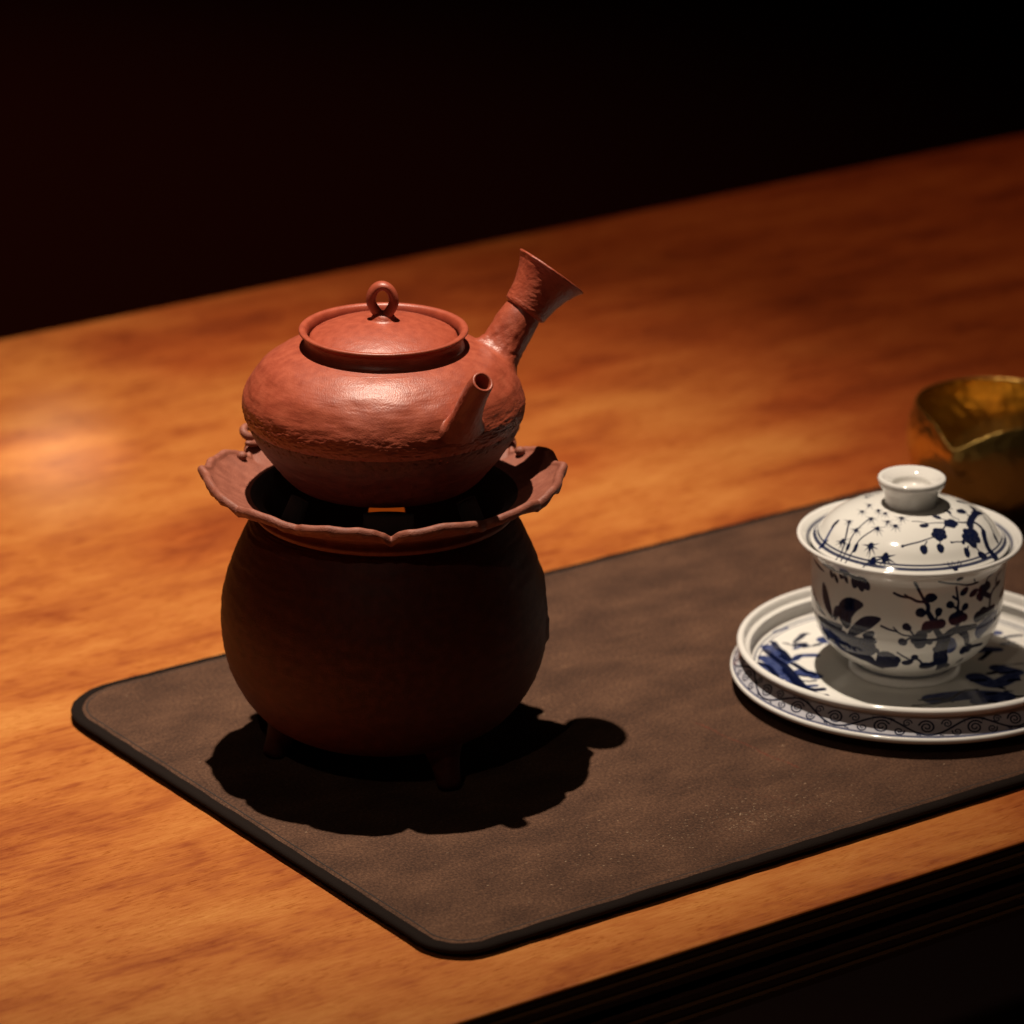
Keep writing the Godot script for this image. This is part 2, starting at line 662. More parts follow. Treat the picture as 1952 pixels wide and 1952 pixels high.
func room() -> void:
	structure("floor", block(Vector3(14, 0.1, 14)), plain(Color(0.15, 0.055, 0.042), 0.8), Vector3(1, -0.80, -2))
	structure("wall", block(Vector3(14, 3.4, 0.1)), plain(Color(0.13, 0.055, 0.045), 0.7), Vector3(1, 0.9, -7.0))


func table() -> void:
	var t := thing("wooden_table", "orange brown wooden table with a layered plywood front edge", "table", Vector3(0.6, 0, 0))
	var x0 := -1.25
	var x1 := 1.15
	var back := -0.586
	var front := 0.2105
	# the polished face, with its front arris eased
	var P := PackedVector3Array()
	var UV := PackedVector2Array()
	var section := [Vector2(back, -0.0012), Vector2(back, -0.0003), Vector2(back + 0.0006, 0), Vector2(front - 0.0012, 0), Vector2(front - 0.0004, -0.0002), Vector2(front, -0.0008), Vector2(front, -0.0016)]
	var cols := 24
	for s in section:
		for i in cols + 1:
			var x := lerpf(x0, x1, float(i) / cols)
			P.append(Vector3(x, s.y, s.x))
			UV.append(Vector2((x + 0.6 + 0.35) / 1.30, (s.x + 0.595 - s.y) / 0.8125))
	var Q := PackedVector3Array()
	var V := PackedVector2Array()
	var nv := section.size()
	for j in nv:                                                     # turned over, so that the face looks up
		for i in cols + 1:
			Q.append(P[(nv - 1 - j) * (cols + 1) + i])
			V.append(UV[(nv - 1 - j) * (cols + 1) + i])
	part("face_veneer", sheet(Q, V, cols + 1, nv, false), M.wood, t)
	# two boards of plywood with a recessed batten between; each ply shows at the front
	var y := -0.0017
	var rng := RandomNumberGenerator.new()
	rng.seed = 4
	for b in 2:
		for k in 5:
			var high := 0.00262
			var o := part("ply_layer", block(Vector3(x1 - x0, high, front - back - 0.001 - (0.0006 if k % 2 else 0.0))), M.ply_pale if k % 2 else M.ply_dark, t)
			o.position = Vector3((x0 + x1) / 2, y - high / 2, (front + back) / 2 - (0.0003 if k % 2 else 0.0))
			y -= high + 0.00004
		if b == 0:
			var o := part("batten", block(Vector3(x1 - x0, 0.0053, front - back - 0.03)), M.ply_dark, t)
			o.position = Vector3((x0 + x1) / 2, y - 0.00268, (front + back) / 2)
			y -= 0.0054
	for sx in [x0 + 0.12, x1 - 0.12]:
		for sz in [back + 0.1, front - 0.16]:
			var o := part("leg", block(Vector3(0.06, 0.71, 0.06)), M.ply_dark, t)
			o.position = Vector3(sx, y - 0.355, sz)


func rounded(x0: float, x1: float, z0: float, z1: float, r: float, worn := 0.0, n := 14) -> PackedVector2Array:
	var out := PackedVector2Array()
	var q := r + worn                                                # the far left corner is worn rounder
	for c in [[x1 - r, z1 - r, 0.0, r], [x0 + r, z1 - r, 0.5 * PI, r], [x0 + q, z0 + q, PI, q], [x1 - r, z0 + r, 1.5 * PI, r]]:
		for k in n + 1:
			var a: float = c[2] + 0.5 * PI * k / n
			out.append(Vector2(c[0] + cos(a) * c[3], c[1] + sin(a) * c[3]))
	out.append(out[0])
	return out


func mat() -> void:
	var t := thing("table_mat", "dark brown suede mat with a rolled black edge, under the stove and saucer", "mat", Vector3.ZERO)
	var x0 := -0.0886
	var x1 := 0.80
	var z0 := -0.1306
	var z1 := 0.1730
	var outline := rounded(x0, x1, z0, z1, 0.0195, 0.0125)
	var nu := outline.size()
	var mid := Vector2((x0 + x1) / 2, (z0 + z1) / 2)
	# the pad: rings from the edge inwards, its surface not quite level
	var P := PackedVector3Array()
	var UV := PackedVector2Array()
	var inner := rounded(x0 + 0.0042, x1 - 0.0042, z0 + 0.0042, z1 - 0.0042, 0.0153, 0.0125)
	for ring in [0, 1, 2, 3]:
		for i in nu:
			var p := inner[i]
			var y := MAT_TOP - 0.0009
			if ring == 1:
				p = inner[i].move_toward(mid, 0.0022)
				y = MAT_TOP - 0.0001
			elif ring == 2:
				p = inner[i].move_toward(mid, 0.008)
				y = MAT_TOP
			elif ring == 3:
				p = Vector2(clampf(inner[i].x, x0 + 0.14, x1 - 0.14), mid.y)
				y = MAT_TOP
			P.append(Vector3(p.x, y, p.y))
			UV.append(Vector2((p.x + 0.09) / 0.62, (p.y + 0.1325) / 0.31))
	part("pad", sheet(P, UV, nu, 4, true), M.suede, t)
	# the rolled binding, a flattened bar along the outline
	var path := PackedVector3Array()
	var wide := PackedFloat32Array()
	var thick := PackedFloat32Array()
	var dense := PackedVector2Array()
	for i in nu - 1:
		var a := outline[i]
		var b := outline[i + 1]
		var steps := maxi(1, int(a.distance_to(b) / 0.006))
		for k in steps:
			dense.append(a.lerp(b, float(k) / steps))
	dense.append(dense[0])
	for q in dense:
		var s := q.move_toward(Vector2(clampf(q.x, x0 + 0.03, x1 - 0.03), clampf(q.y, z0 + 0.03, z1 - 0.03)), 0.0028)
		var lump := broad.get_noise_2d(q.x * 900.0, q.y * 900.0)
		path.append(Vector3(s.x, 0.00335 + lump * 0.0002, s.y))
		wide.append(0.0029 + lump * 0.0003)
		thick.append(0.0018 + lump * 0.0001)
	# the bar's side is flat on the table, so its width lies outwards: build it by hand
	var R := PackedVector3Array()
	var S := PackedVector2Array()
	var seg := 14
	var n := path.size()
	for j in n:
		var along := (path[(j + 1) % (n - 1)] - path[(j - 1 + n - 1) % (n - 1)]).normalized()
		var out := along.cross(Vector3.UP)
		for i in seg + 1:
			var a := TAU * float(i % seg) / seg
			R.append(path[j] + out * cos(a) * wide[j] + Vector3.UP * sin(a) * thick[j])
			S.append(Vector2(float(i) / seg, j * 0.1))
	part("rolled_edge", sheet(R, S, seg + 1, n, true), M.binding, t)
	# the backing under it, set in from the edge
	var under := rounded(x0 + 0.0034, x1 - 0.0034, z0 + 0.0034, z1 - 0.0034, 0.0161, 0.0125)
	var B := PackedVector3Array()
	var BV := PackedVector2Array()
	for y in [0.0001, 0.0026]:
		for q in under:
			B.append(Vector3(q.x, y, q.y))
			BV.append(q)
	part("backing", sheet(B, BV, nu, 2, true), M.thread, t)
	# the stitched groove just inside it
	var groove := PackedVector3Array()
	for q in dense:
		var s := q.move_toward(Vector2(clampf(q.x, x0 + 0.03, x1 - 0.03), clampf(q.y, z0 + 0.03, z1 - 0.03)), 0.0068)
		groove.append(Vector3(s.x, MAT_TOP - 0.0001, s.y))
	var R2 := PackedVector3Array()
	var S2 := PackedVector2Array()
	for j in n:
		var along := (groove[(j + 1) % (n - 1)] - groove[(j - 1 + n - 1) % (n - 1)]).normalized()
		var out := along.cross(Vector3.UP)
		for i in 7:
			var a := TAU * float(i % 6) / 6
			R2.append(groove[j] + out * cos(a) * 0.00032 + Vector3.UP * sin(a) * 0.00016)
			S2.append(Vector2(i / 6.0, j * 0.1))
	part("stitch_line", sheet(R2, S2, 7, n, true), M.thread, t)


# The rim's outline in plan: degrees from the front notch -> radius in millimetres, the same both ways round.
const RIM := [[0.0, 66.0], [2.5, 69.3], [6.0, 71.6], [12.0, 72.8], [20.0, 73.2], [29.0, 72.6], [32.0, 71.0], [34.5, 72.2], [42.0, 73.7], [50.0, 73.6], [56.0, 72.6], [59.0, 70.8], [61.5, 72.2], [68.0, 73.4], [78.0, 73.2], [86.0, 73.2], [90.5, 75.0], [95.0, 72.6], [104.0, 72.6], [112.0, 71.8], [118.0, 69.4], [122.0, 66.0], [125.5, 69.0], [131.0, 72.0], [138.0, 72.4], [144.0, 70.2], [148.0, 66.5], [152.0, 70.4], [160.0, 72.6], [168.0, 72.2], [175.0, 69.5], [180.0, 65.5]]


func rim_at(a: float) -> float:
	var d := absf(wrapf(rad_to_deg(a) - 86.0, -180.0, 180.0))
	for k in RIM.size() - 1:
		if d <= RIM[k + 1][0]:
			var t: float = (d - RIM[k][0]) / (RIM[k + 1][0] - RIM[k][0])
			t = lerpf(t, t * t * (3.0 - 2.0 * t), 0.5)
			return lerpf(RIM[k][1], RIM[k + 1][1], t) * 0.001
	return RIM[-1][1] * 0.001


func stove_skin(p: Vector3, a: float, q: Vector2) -> Vector3:
	var out := Vector3(cos(a), 0, sin(a))
	var d := grain.get_noise_3d(p.x * 40, p.y * 1500, p.z * 40) * 0.00026 + broad.get_noise_3d(p.x * 30, p.y * 160, p.z * 30) * 0.00018
	# the fire mouth on the far right: a recess with a raised sill
	var da := wrapf(a + 0.20, -PI, PI) * q.x
	var e := pow(absf(da / 0.021), 3.0) + pow(absf((p.y - 0.0695) / 0.0125), 3.0)
	if cos(a + 0.20) > 0.0:
		var inside := 1.0 - smoothstep(0.75, 1.0, e)
		var lip := exp(-pow((e - 1.35) / 0.35, 2.0)) * (1.0 if p.y < 0.0695 else 0.35)
		d += -0.013 * inside + 0.0011 * lip
	return p + out * d


func stove() -> void:
	var t := thing("clay_stove", "squat round dark clay charcoal stove with a scalloped rim, carrying the teapot", "stove", STOVE, FACING)
	var prof := curve([Vector2(0.0004, 0.0215), Vector2(0.024, 0.0205), Vector2(0.040, 0.0205), Vector2(0.0475, 0.0235), Vector2(0.0560, 0.0310), Vector2(0.0640, 0.0455), Vector2(0.0670, 0.0600), Vector2(0.0668, 0.0755), Vector2(0.0628, 0.0905), Vector2(0.0573, 0.1030), Vector2(0.0535, 0.1100), Vector2(0.0515, 0.1128)], 11)
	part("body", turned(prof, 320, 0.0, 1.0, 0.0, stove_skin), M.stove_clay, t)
	# the flaring scalloped dish, from the collar up over the lip and down into the well
	var seg := 720
	var nu := seg + 1
	var P := PackedVector3Array()
	var UV := PackedVector2Array()
	var rows := 0
	var rings := []
	for i in nu:
		var a := TAU * float(i % seg) / seg
		var R := rim_at(a) + broad.get_noise_2d(cos(a) * 4.0, sin(a) * 4.0) * 0.0008
		var H := 0.1306 + 0.85 * (R - 0.073) + broad.get_noise_2d(cos(a) * 3.0 + 50.0, sin(a) * 3.0) * 0.0012
		var fat := 1.0 + broad.get_noise_2d(cos(a) * 9.0 + 9.0, sin(a) * 9.0) * 0.4
		var pts := [Vector2(0.0508, 0.1112), Vector2(0.0530, 0.1124), Vector2(0.0537, 0.1140), Vector2(0.0526, 0.1156), Vector2(0.0522, 0.1172), Vector2(0.0546, 0.1192)]
		pts.append(Vector2(lerpf(0.0546, R - 0.003, 0.5), lerpf(0.1192, H - 0.0052, 0.38)))
		pts.append(Vector2(R - 0.0028, H - 0.0050))
		pts.append(Vector2(R - 0.0006, H - 0.0038 * fat))
		pts.append(Vector2(R + 0.0003, H - 0.0022 * fat))
		pts.append(Vector2(R - 0.0002, H - 0.0006))
		pts.append(Vector2(R - 0.0013, H))
		pts.append(Vector2(R - 0.0027, H - 0.0005))
		pts.append(Vector2(R - 0.0040, H - 0.0022))
		pts.append(Vector2(lerpf(0.056, R - 0.004, 0.5), lerpf(0.1208, H - 0.0022, 0.42)))
		pts.append(Vector2(0.0560, 0.1206))
		pts.append(Vector2(0.0545, 0.1202))
		rings.append(curve(pts, 5))
	rows = rings[0].size()
	for j in rows:
		for i in nu:
			var a := TAU * float(i % seg) / seg
			var q: Vector2 = rings[i][j]
			P.append(Vector3(cos(a) * q.x, q.y, sin(a) * q.x))
			UV.append(Vector2(float(i) / seg, float(j) / rows))
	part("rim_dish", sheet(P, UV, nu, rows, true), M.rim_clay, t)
	part("shaded_well", turned(curve([Vector2(0.0545, 0.1202), Vector2(0.0518, 0.1193), Vector2(0.0496, 0.1174), Vector2(0.0487, 0.1120), Vector2(0.0484, 0.0900), Vector2(0.0440, 0.0760)], 6), 192), M.soot_shade, t)  # near black to put the shade under the pot into its colour
	part("fire_grate", turned(curve([Vector2(0.0482, 0.0905), Vector2(0.030, 0.0915), Vector2(0.0004, 0.0910)], 4), 64), M.soot_shade, t)
	# curled scrolls set on the rim at the back, left and right of the pot
	for side in [-1.0, 1.0]:
		var a: float = deg_to_rad(86.0 + side * 128.5)
		var centre := Vector3(cos(a) * 0.0690, 0.1312, sin(a) * 0.0690)
		var radial := Vector3(cos(a), 0.75, sin(a)).normalized()
		var round_: Vector3 = Vector3(-sin(a), 0, cos(a)) * side
		var path := PackedVector3Array()
		var wide := PackedFloat32Array()
		for k in 34:
			var s := k / 33.0
			var turn := lerpf(-2.6, 4.4, s)
			var r := lerpf(0.0070, 0.0018, pow(s, 0.8))
			path.append(centre + radial * sin(turn) * r * 0.9 + round_ * cos(turn) * r)
			wide.append(lerpf(0.0013, 0.0019, s) if k > 0 else 0.0008)
		part("scroll", bar(path, wide, wide, radial.cross(round_), 12), M.rim_clay, t)
		var knob := SphereMesh.new()
		knob.radius = 0.0022
		knob.height = 0.0040
		var b: float = deg_to_rad(86.0 + side * 117.0)
		part("bead", knob, M.rim_clay, t, Transform3D(Basis(), Vector3(cos(b) * 0.0645, 0.1262, sin(b) * 0.0645)))
	# three stubs inside the well that carry the pot
	for k in 3:
		var a := deg_to_rad(30.0 + 120.0 * k)
		var path := PackedVector3Array()
		var wide := PackedFloat32Array()
		var thick := PackedFloat32Array()
		for s in 6:
			var f := s / 5.0
			path.append(Vector3(cos(a), 0, sin(a)) * lerpf(0.0478, 0.0385, f) + Vector3.UP * lerpf(0.1030, 0.1238, f))
			wide.append(lerpf(0.0072, 0.0056, f))
			thick.append(lerpf(0.0040, 0.0030, f))
		part("pot_rest", bar(path, wide, thick, Vector3(-sin(a), 0, cos(a)), 16), M.soot_shade, t)
	var lug := PackedVector3Array()
	var lug_wide := PackedFloat32Array()
	var lug_thick := PackedFloat32Array()
	for s in 5:
		lug.append(Vector3(0.0030, lerpf(0.1060, 0.1277, s / 4.0), 0.0465))
		lug_wide.append(0.0100)
		lug_thick.append(0.0030)
	part("inner_lug", bar(lug, lug_wide, lug_thick, Vector3(1, 0, 0), 16), M.soot_shade, t)
	# a glowing ball placed to show as an orange sliver under the pot
	var ball := SphereMesh.new()
	ball.radius = 0.0076
	ball.height = 0.0150
	part("glow_ball", ball, M.glow_ball, t, Transform3D(Basis(), Vector3(0.0, 0.0985, -0.0330)))
	# three stubby feet, a little flared at the top and bent inwards
	for spot_at in [Vector2(-0.0405, -0.0229), Vector2(0.0005, 0.0464), Vector2(0.0400, -0.0235)]:
		var p := Vector3(spot_at.x, 0, spot_at.y).rotated(Vector3.UP, -FACING)
		var d := p.normalized()
		var path := PackedVector3Array()
		var wide := PackedFloat32Array()
		for s in 10:
			var f := s / 9.0
			var inwards := 0.0030 * sin(f * PI) - 0.0015 * f
			path.append(d * (p.length() - inwards * 0.8 - 0.0085 * f * f) + Vector3.UP * lerpf(MAT_TOP + 0.0001, 0.0285, f))
			wide.append([0.0046, 0.0051, 0.0053, 0.0056, 0.0061, 0.0068, 0.0078, 0.0091, 0.0104, 0.0112][s])
		part("foot", bar(path, wide, wide, Vector3(-d.z, 0, d.x), 20), M.stove_clay, t)


func pot_skin(p: Vector3, a: float, q: Vector2) -> Vector3:
	var out := Vector3(cos(a), 0.25, sin(a)).normalized()
	var band := exp(-pow((q.y - 0.1555) / 0.0060, 2.0))
	var low := exp(-pow((q.y - 0.138) / 0.010, 2.0))
	var d := grain.get_noise_3d(p.x * 260, p.y * 1500, p.z * 260) * (0.00005 + 0.00036 * band)
	d += grain.get_noise_3d(p.x * 60 + 7, p.y * 1900, p.z * 60) * (0.00010 + 0.00016 * low)
	d += broad.get_noise_3d(p.x * 36, p.y * 110, p.z * 36) * 0.00055
	var torn := grain.get_noise_3d(p.x * 420, p.y * 900 + 60, p.z * 420)
	d -= maxf(torn - 0.18, 0.0) * 0.0016 * exp(-pow((q.y - 0.1515) / 0.0042, 2.0))
	d += 0.00035 * smoothstep(0.1525, 0.1545, q.y + broad.get_noise_2d(cos(a) * 100, sin(a) * 100) * 0.0016) * (1.0 - smoothstep(0.158, 0.170, q.y))
	if q.y > 0.1815 or q.y < 0.1285:
		d *= 0.25
	return p + out * d


func handle_skin(p: Vector3, a: float, q: Vector2) -> Vector3:
	var d := grain.get_noise_3d(p.x * 420, p.y * 2400, p.z * 420) * 0.00016 + grain.get_noise_3d(p.x * 150 + 31, p.y * 700, p.z * 150) * 0.00018
	if q.x < 0.004:
		d = 0.0
	return p + Vector3(cos(a), 0, sin(a)) * d


func teapot() -> void:
	var t := thing("clay_teapot", "squat reddish brown clay teapot with a flared side handle, seated on the stove", "teapot", STOVE, FACING)
	var outer := curve([Vector2(0.0004, 0.1266), Vector2(0.0345, 0.1264), Vector2(0.0378, 0.1270), Vector2(0.0408, 0.1296), Vector2(0.0472, 0.1374), Vector2(0.0532, 0.1465), Vector2(0.0563, 0.1545), Vector2(0.0566, 0.1600), Vector2(0.0550, 0.1665), Vector2(0.0508, 0.1728), Vector2(0.0450, 0.1777), Vector2(0.0390, 0.1808), Vector2(0.0345, 0.1823), Vector2(0.0328, 0.1829)], 14)
	var cut := 0
	while outer[cut].y < 0.1528:
		cut += 1
	part("body", turned(outer.slice(cut), 512, 0.0, 1.0, 0.0, pot_skin), M.clay, t)
	part("shaded_base", turned(outer.slice(0, cut + 1), 512, 0.0, 1.0, 0.0, pot_skin), M.shaded_clay, t)  # lower half in the darker clay, its shade painted in
	var neck := curve([Vector2(0.0336, 0.1820), Vector2(0.0322, 0.1836), Vector2(0.0317, 0.1855), Vector2(0.0321, 0.1874), Vector2(0.0333, 0.1885), Vector2(0.0341, 0.1892), Vector2(0.0339, 0.1900), Vector2(0.0328, 0.1903), Vector2(0.0316, 0.1899), Vector2(0.0309, 0.1888), Vector2(0.0306, 0.1870), Vector2(0.0305, 0.1835), Vector2(0.0270, 0.1822), Vector2(0.0004, 0.1820)], 6)
	part("neck_ring", turned(neck, 256), M.lid_clay, t)
	# spout: a short cone towards the front right, open at its tip
	var to_local := Basis(Vector3.UP, -FACING)
	var tip := to_local * Vector3(0.0, 0.1862, 0.0690)
	var aim := to_local * Vector3(-0.05, 0.70, 0.71)
	var spout_end := PackedVector2Array([Vector2(0.00435, 0.0004), Vector2(0.0041, 0.0007), Vector2(0.0036, 0.0007), Vector2(0.0032, 0.0003), Vector2(0.0030, -0.0006), Vector2(0.0030, -0.0070), Vector2(0.0032, -0.0150), Vector2(0.0004, -0.0152)])
	var there := to_local * Vector3(0.0, 0.0, 1.0)
	part("spout", limb(outer, atan2(there.z, there.x), 0.1600, 0.0160, 0.0125, tip, aim, 0.0045, 0.62, 0.0150, spout_end, 0.00022), M.clay, t)
	# handle: a stub that steps out into a wide hollow flare, to the right and slightly back
	var end := to_local * Vector3(0.07128, 0.20521, 0.01628)
	var along := (to_local * Vector3(0.63, 0.77, 0.10)).normalized()
	var stub_end := PackedVector2Array([Vector2(0.0076, 0.0006), Vector2(0.0074, 0.0030)])
	var azimuth := atan2((end - along * 0.040).z, (end - along * 0.040).x)
	var h := part("handle", limb(outer, azimuth, 0.1725, 0.0170, 0.0098, end - along * 0.0190, along, 0.0076, 0.60, 0.0110, stub_end, 0.00030), M.clay, t)
	var flare := curve([Vector2(0.0070, -0.0196), Vector2(0.0086, -0.0193), Vector2(0.0093, -0.0184), Vector2(0.0096, -0.0160), Vector2(0.0104, -0.0115), Vector2(0.0119, -0.0066), Vector2(0.0139, -0.0024), Vector2(0.0152, -0.0006), Vector2(0.0157, 0.0000), Vector2(0.0155, 0.0006), Vector2(0.0147, 0.0006), Vector2(0.0128, -0.0018), Vector2(0.0100, -0.0080), Vector2(0.0080, -0.0160), Vector2(0.0060, -0.0260), Vector2(0.0004, -0.0265)], 7)
	part("flared_end", turned(flare, 160, 0.0, 1.0, 0.0, handle_skin), M.clay, h, frame_along(end, along))

	var l := thing("teapot_lid", "domed reddish brown clay lid with a loop knob, set inside the teapot's neck", "lid", STOVE, FACING)
	var dome := curve([Vector2(0.0004, 0.1836), Vector2(0.0290, 0.1838), Vector2(0.0298, 0.1846), Vector2(0.0298, 0.1862), Vector2(0.0292, 0.1872), Vector2(0.0250, 0.1894), Vector2(0.0190, 0.1915), Vector2(0.0120, 0.1930), Vector2(0.0050, 0.1938), Vector2(0.0004, 0.1939)], 8)
	part("disc", turned(dome, 256, 0.0, 1.0, 0.0, handle_skin), M.lid_clay, l)
	# the loop: a strap bent into a drop, its ends pressed together on the dome
	var path := PackedVector3Array()
	var wide := PackedFloat32Array()
	var thick := PackedFloat32Array()
	for k in 41:
		var s := k / 40.0
		var a := lerpf(-0.5 * PI - 0.06, 1.5 * PI + 0.06, s)
		var narrow := 1.0 - 0.30 * smoothstep(0.0, 1.0, clampf(-sin(a), 0.0, 1.0))
		path.append(Vector3(-cos(a) * 0.0046 * narrow - 0.0004, 0.2014 + sin(a) * (0.0064 if sin(a) > 0.0 else 0.0066), (s - 0.5) * 0.0024))
		wide.append(0.0025 + 0.0004 * sin(s * PI))
		thick.append(0.0019 + 0.0003 * absf(s - 0.5))
	part("loop_knob", bar(path, wide, thick, Vector3(0.25, 0, 1).normalized(), 20), M.lid_clay, l)
	var pad := curve([Vector2(0.0070, 0.1932), Vector2(0.0052, 0.1942), Vector2(0.0042, 0.1956), Vector2(0.0026, 0.1968), Vector2(0.0003, 0.1968)], 5)
	part("knob_base", turned(pad, 48, 0.0, 1.0, 0.0, handle_skin), M.lid_clay, l)


func glazed(picture: ImageTexture) -> StandardMaterial3D:
	var m := plain(Color.WHITE, 0.07)
	m.albedo_texture = picture
	return m


func spiral(ink: Ink, at: Vector2, r: float, turns: float, start: float, dir: float, w: float) -> void:
	var pts := PackedVector2Array()
	for k in 22:
		var s := k / 21.0
		var a := start + dir * s * turns * TAU
		var q := r * (1.0 - s * 0.82)
		pts.append(at + Vector2(cos(a) * q, sin(a) * q))
	ink.stroke("l", w, w * 0.75, pts)


func saucer() -> void:
	var t := thing("porcelain_saucer", "blue and white deep saucer with a scrollwork foot band, under the lidded cup", "saucer", SAUCER, FACING)
	var blots := noise(300, 0.03, 3)
	# floor picture: a painted shore, laid out in millimetres from the middle (x to the right, y towards the viewer)
	var ink := Ink.new(1024, 1024, Vector2(1024.0 / 144.0, 1024.0 / 144.0), Vector2(-72, -72))
	ink.wide = 1.6
	ink.brush("w", [[4.54, 3.63, -60.9, -20.8, -57.7, -11.1, -55.1, -4.7], [3.33, 3.33, -64, -9.4, -58.5, 1.7, -54.8, 12, -50.9, 21.3], [2.12, 1.82, -65, -1.4, -61.3, 8.1, -58, 14.4], [2.12, 2.42, -54.4, -5.5, -50.6, -8, -47.9, -12.1, -41.1, -13], [3.94, 3.94, -49, 6.4, -45.5, 7.9, -42.6, 11], [1.82, 1.51, -48.8, 22.1, -43.3, 21.2]])
	ink.brush("w", [[1.21, 1.21, -49.8, -20.1, -47.2, -22.6], [0.61, 0.61, -58.1, -37.2, -51.5, -44], [6.05, 4.84, 26.4, 10.8, 33.1, 18.5, 41.5, 10.5], [6.66, 6.05, 5.9, 35.2, 21.4, 30.3, 36.2, 31.7], [4.84, 4.84, 36.6, 0.3, 43.7, 5], [3.63, 3.63, 23.6, 38, 32.9, 34.8]])  # broad front washes also paint in the shade beneath the cup
	ink.brush("w", [[1.82, 1.51, 41.9, -27.2, 46.4, -28.1]])
	ink.brush("l", [[1.82, 2.12, -58.7, -27.3, -57.2, -20.8, -55, -16, -53.5, -9.5], [1.82, 2.42, -62.6, -17.5, -59.6, -10.3, -55.5, -1.5, -52.8, 8], [2.72, 3.33, -55, 4.1, -52.4, 11.9, -49.7, 22.1], [1.82, 1.51, -65.8, -2.9, -62.7, 0.2, -60.6, 6.5, -59.3, 11.3], [2.12, 2.42, -55.8, -11.9, -53.6, -7.9], [0.91, 0.73, -53.7, -6.3, -49.9, -9.6, -47.2, -13.7]])
	ink.brush("l", [[1.82, 1.82, -51.5, -3.2, -48.7, 1.6, -46, 6.3, -43, 7.8], [0.79, 0.79, -51, 9.6, -46.9, 11.1, -42.6, 10.2], [0.79, 0.79, -49, 15.8, -46, 16.6, -43, 15.7], [2.12, 2.12, -47.4, 24.4, -43.6, 25.9, -40.6, 25.1], [1.82, 1.51, -45.3, 28.2, -42.8, 31.3, -39.5, 32], [2.12, 1.82, -48.6, -25, -45.1, -25.9]])
	ink.brush("l", [[1.82, 1.51, -45.7, -22.6, -43.8, -23.5], [0.61, 0.61, -50.8, -24.2, -49.1, -21.8], [0.73, 0.61, -44.1, -23.5, -41.6, -23.5], [1.21, 0.91, -0.2, 36.8, 7.7, 35.2, 13.4, 38.2], [1.51, 0.91, 37.4, 6.6, 45.4, 3.4], [1.51, 1.21, 43.7, -34.7, 47.3, -36.4, 51.1, -37.3]])
	ink.brush("l", [[0.61, 0.61, 44, -32.2, 45.2, -28.9], [1.51, 1.82, 30.2, -9.2, 34.7, -17.4], [1.82, 1.82, 32.2, 6.7, 35.4, 5.1], [0.61, 0.61, 35.6, -2.1, 43.1, -3.8, 48.1, -4.7], [1.82, 1.51, 40.5, 14.5, 44.2, 13.6], [1.82, 1.51, 29.3, 29.5, 32.4, 28.6]])
	ink.brush("l", [[1.21, 1.21, 35.1, 22.4, 36.9, 23.1], [1.21, 0.91, 37.4, 26.2, 39.8, 26.2], [1.82, 1.51, 29.7, 37.2, 31.7, 37.9], [1.21, 1.21, 41.4, 31.6, 43.5, 31.6], [1.82, 1.82, 24.4, 14.7, 29.1, 13.9], [1.51, 1.51, 20.6, 25.7, 24.9, 24.9]])
	ink.brush("l", [[0.79, 0.79, -3.7, 42.2, 5.4, 40.6, 11.8, 35.9, 18.7, 26.5]])
	ink.brush("f", [[1.82, 0, -49.7, -27.5, -46.5, -33.3, -44.4, -37.4, -41.6, -37.5], [0.91, 0, -54.7, -26.6, -52.6, -25.8, -50.8, -24.2], [1.33, 0, -41.9, -23.5, -39.3, -25.2, -37, -26.9]])
	for ring in [66.6, 68.4]:
		var pts := PackedVector2Array()
		for k in 73:
			pts.append(Vector2(cos(TAU * k / 72.0), sin(TAU * k / 72.0)) * ring)
		ink.stroke("l", 0.42, 0.42, pts, 0.6)
	var rng := RandomNumberGenerator.new()
	rng.seed = 31
	for k in 16:                                                     # the far half: hills, boats and trees
		var a := rng.randf_range(-2.75, -0.45)
		var p := Vector2(cos(a), sin(a)) * rng.randf_range(34, 60)
		if k % 3 == 0:
			ink.stroke("w", 5.0, 3.0, PackedVector2Array([p, p + Vector2(rng.randf_range(5, 11), rng.randf_range(-3, 3))]))
		ink.stroke("f", 2.2, 0.0, PackedVector2Array([p, p + Vector2(rng.randf_range(3, 7), rng.randf_range(-4, 4))]))
	var floor_face := curve([Vector2(0.0692, 0.0150), Vector2(0.0680, 0.0144), Vector2(0.0660, 0.0141), Vector2(0.0600, 0.0140), Vector2(0.0350, 0.0139), Vector2(0.0004, 0.0139)], 6)
	part("painted_floor", turned(floor_face, 192, 0.0, 1.0, 0.144), glazed(ink.picture(Color(0.865, 0.855, 0.835), blots)), t)
	var rim := curve([Vector2(0.0705, 0.0216), Vector2(0.0722, 0.0226), Vector2(0.0742, 0.0232), Vector2(0.0757, 0.0238), Vector2(0.0762, 0.0248), Vector2(0.0757, 0.0258), Vector2(0.0745, 0.0263), Vector2(0.0734, 0.0258), Vector2(0.0728, 0.0246), Vector2(0.0720, 0.0215), Vector2(0.0712, 0.0180), Vector2(0.0704, 0.0160), Vector2(0.0692, 0.0150)], 6)
	part("rim", turned(rim, 256), M.glaze, t)
	# the foot band: a running wave of scrolls between two lines
	var band := Ink.new(2048, 168, Vector2(2048.0 / 156.6667, -168.0 / 13.0), Vector2(0, 13.0))
	band.wrap = true
	var step := 470.0 / 12.0
	var ends := [0.85, 1.9]
	for y in ends:
		band.stroke("l", 0.36 if y > 1.0 else 0.55, 0.36 if y > 1.0 else 0.55, PackedVector2Array([Vector2(0, y), Vector2(80, y), Vector2(156.6, y)]), 0.8)
	band.stroke("w", 1.2, 1.2, PackedVector2Array([Vector2(0, 1.4), Vector2(80, 1.4), Vector2(156.6, 1.4)]), 0.5)
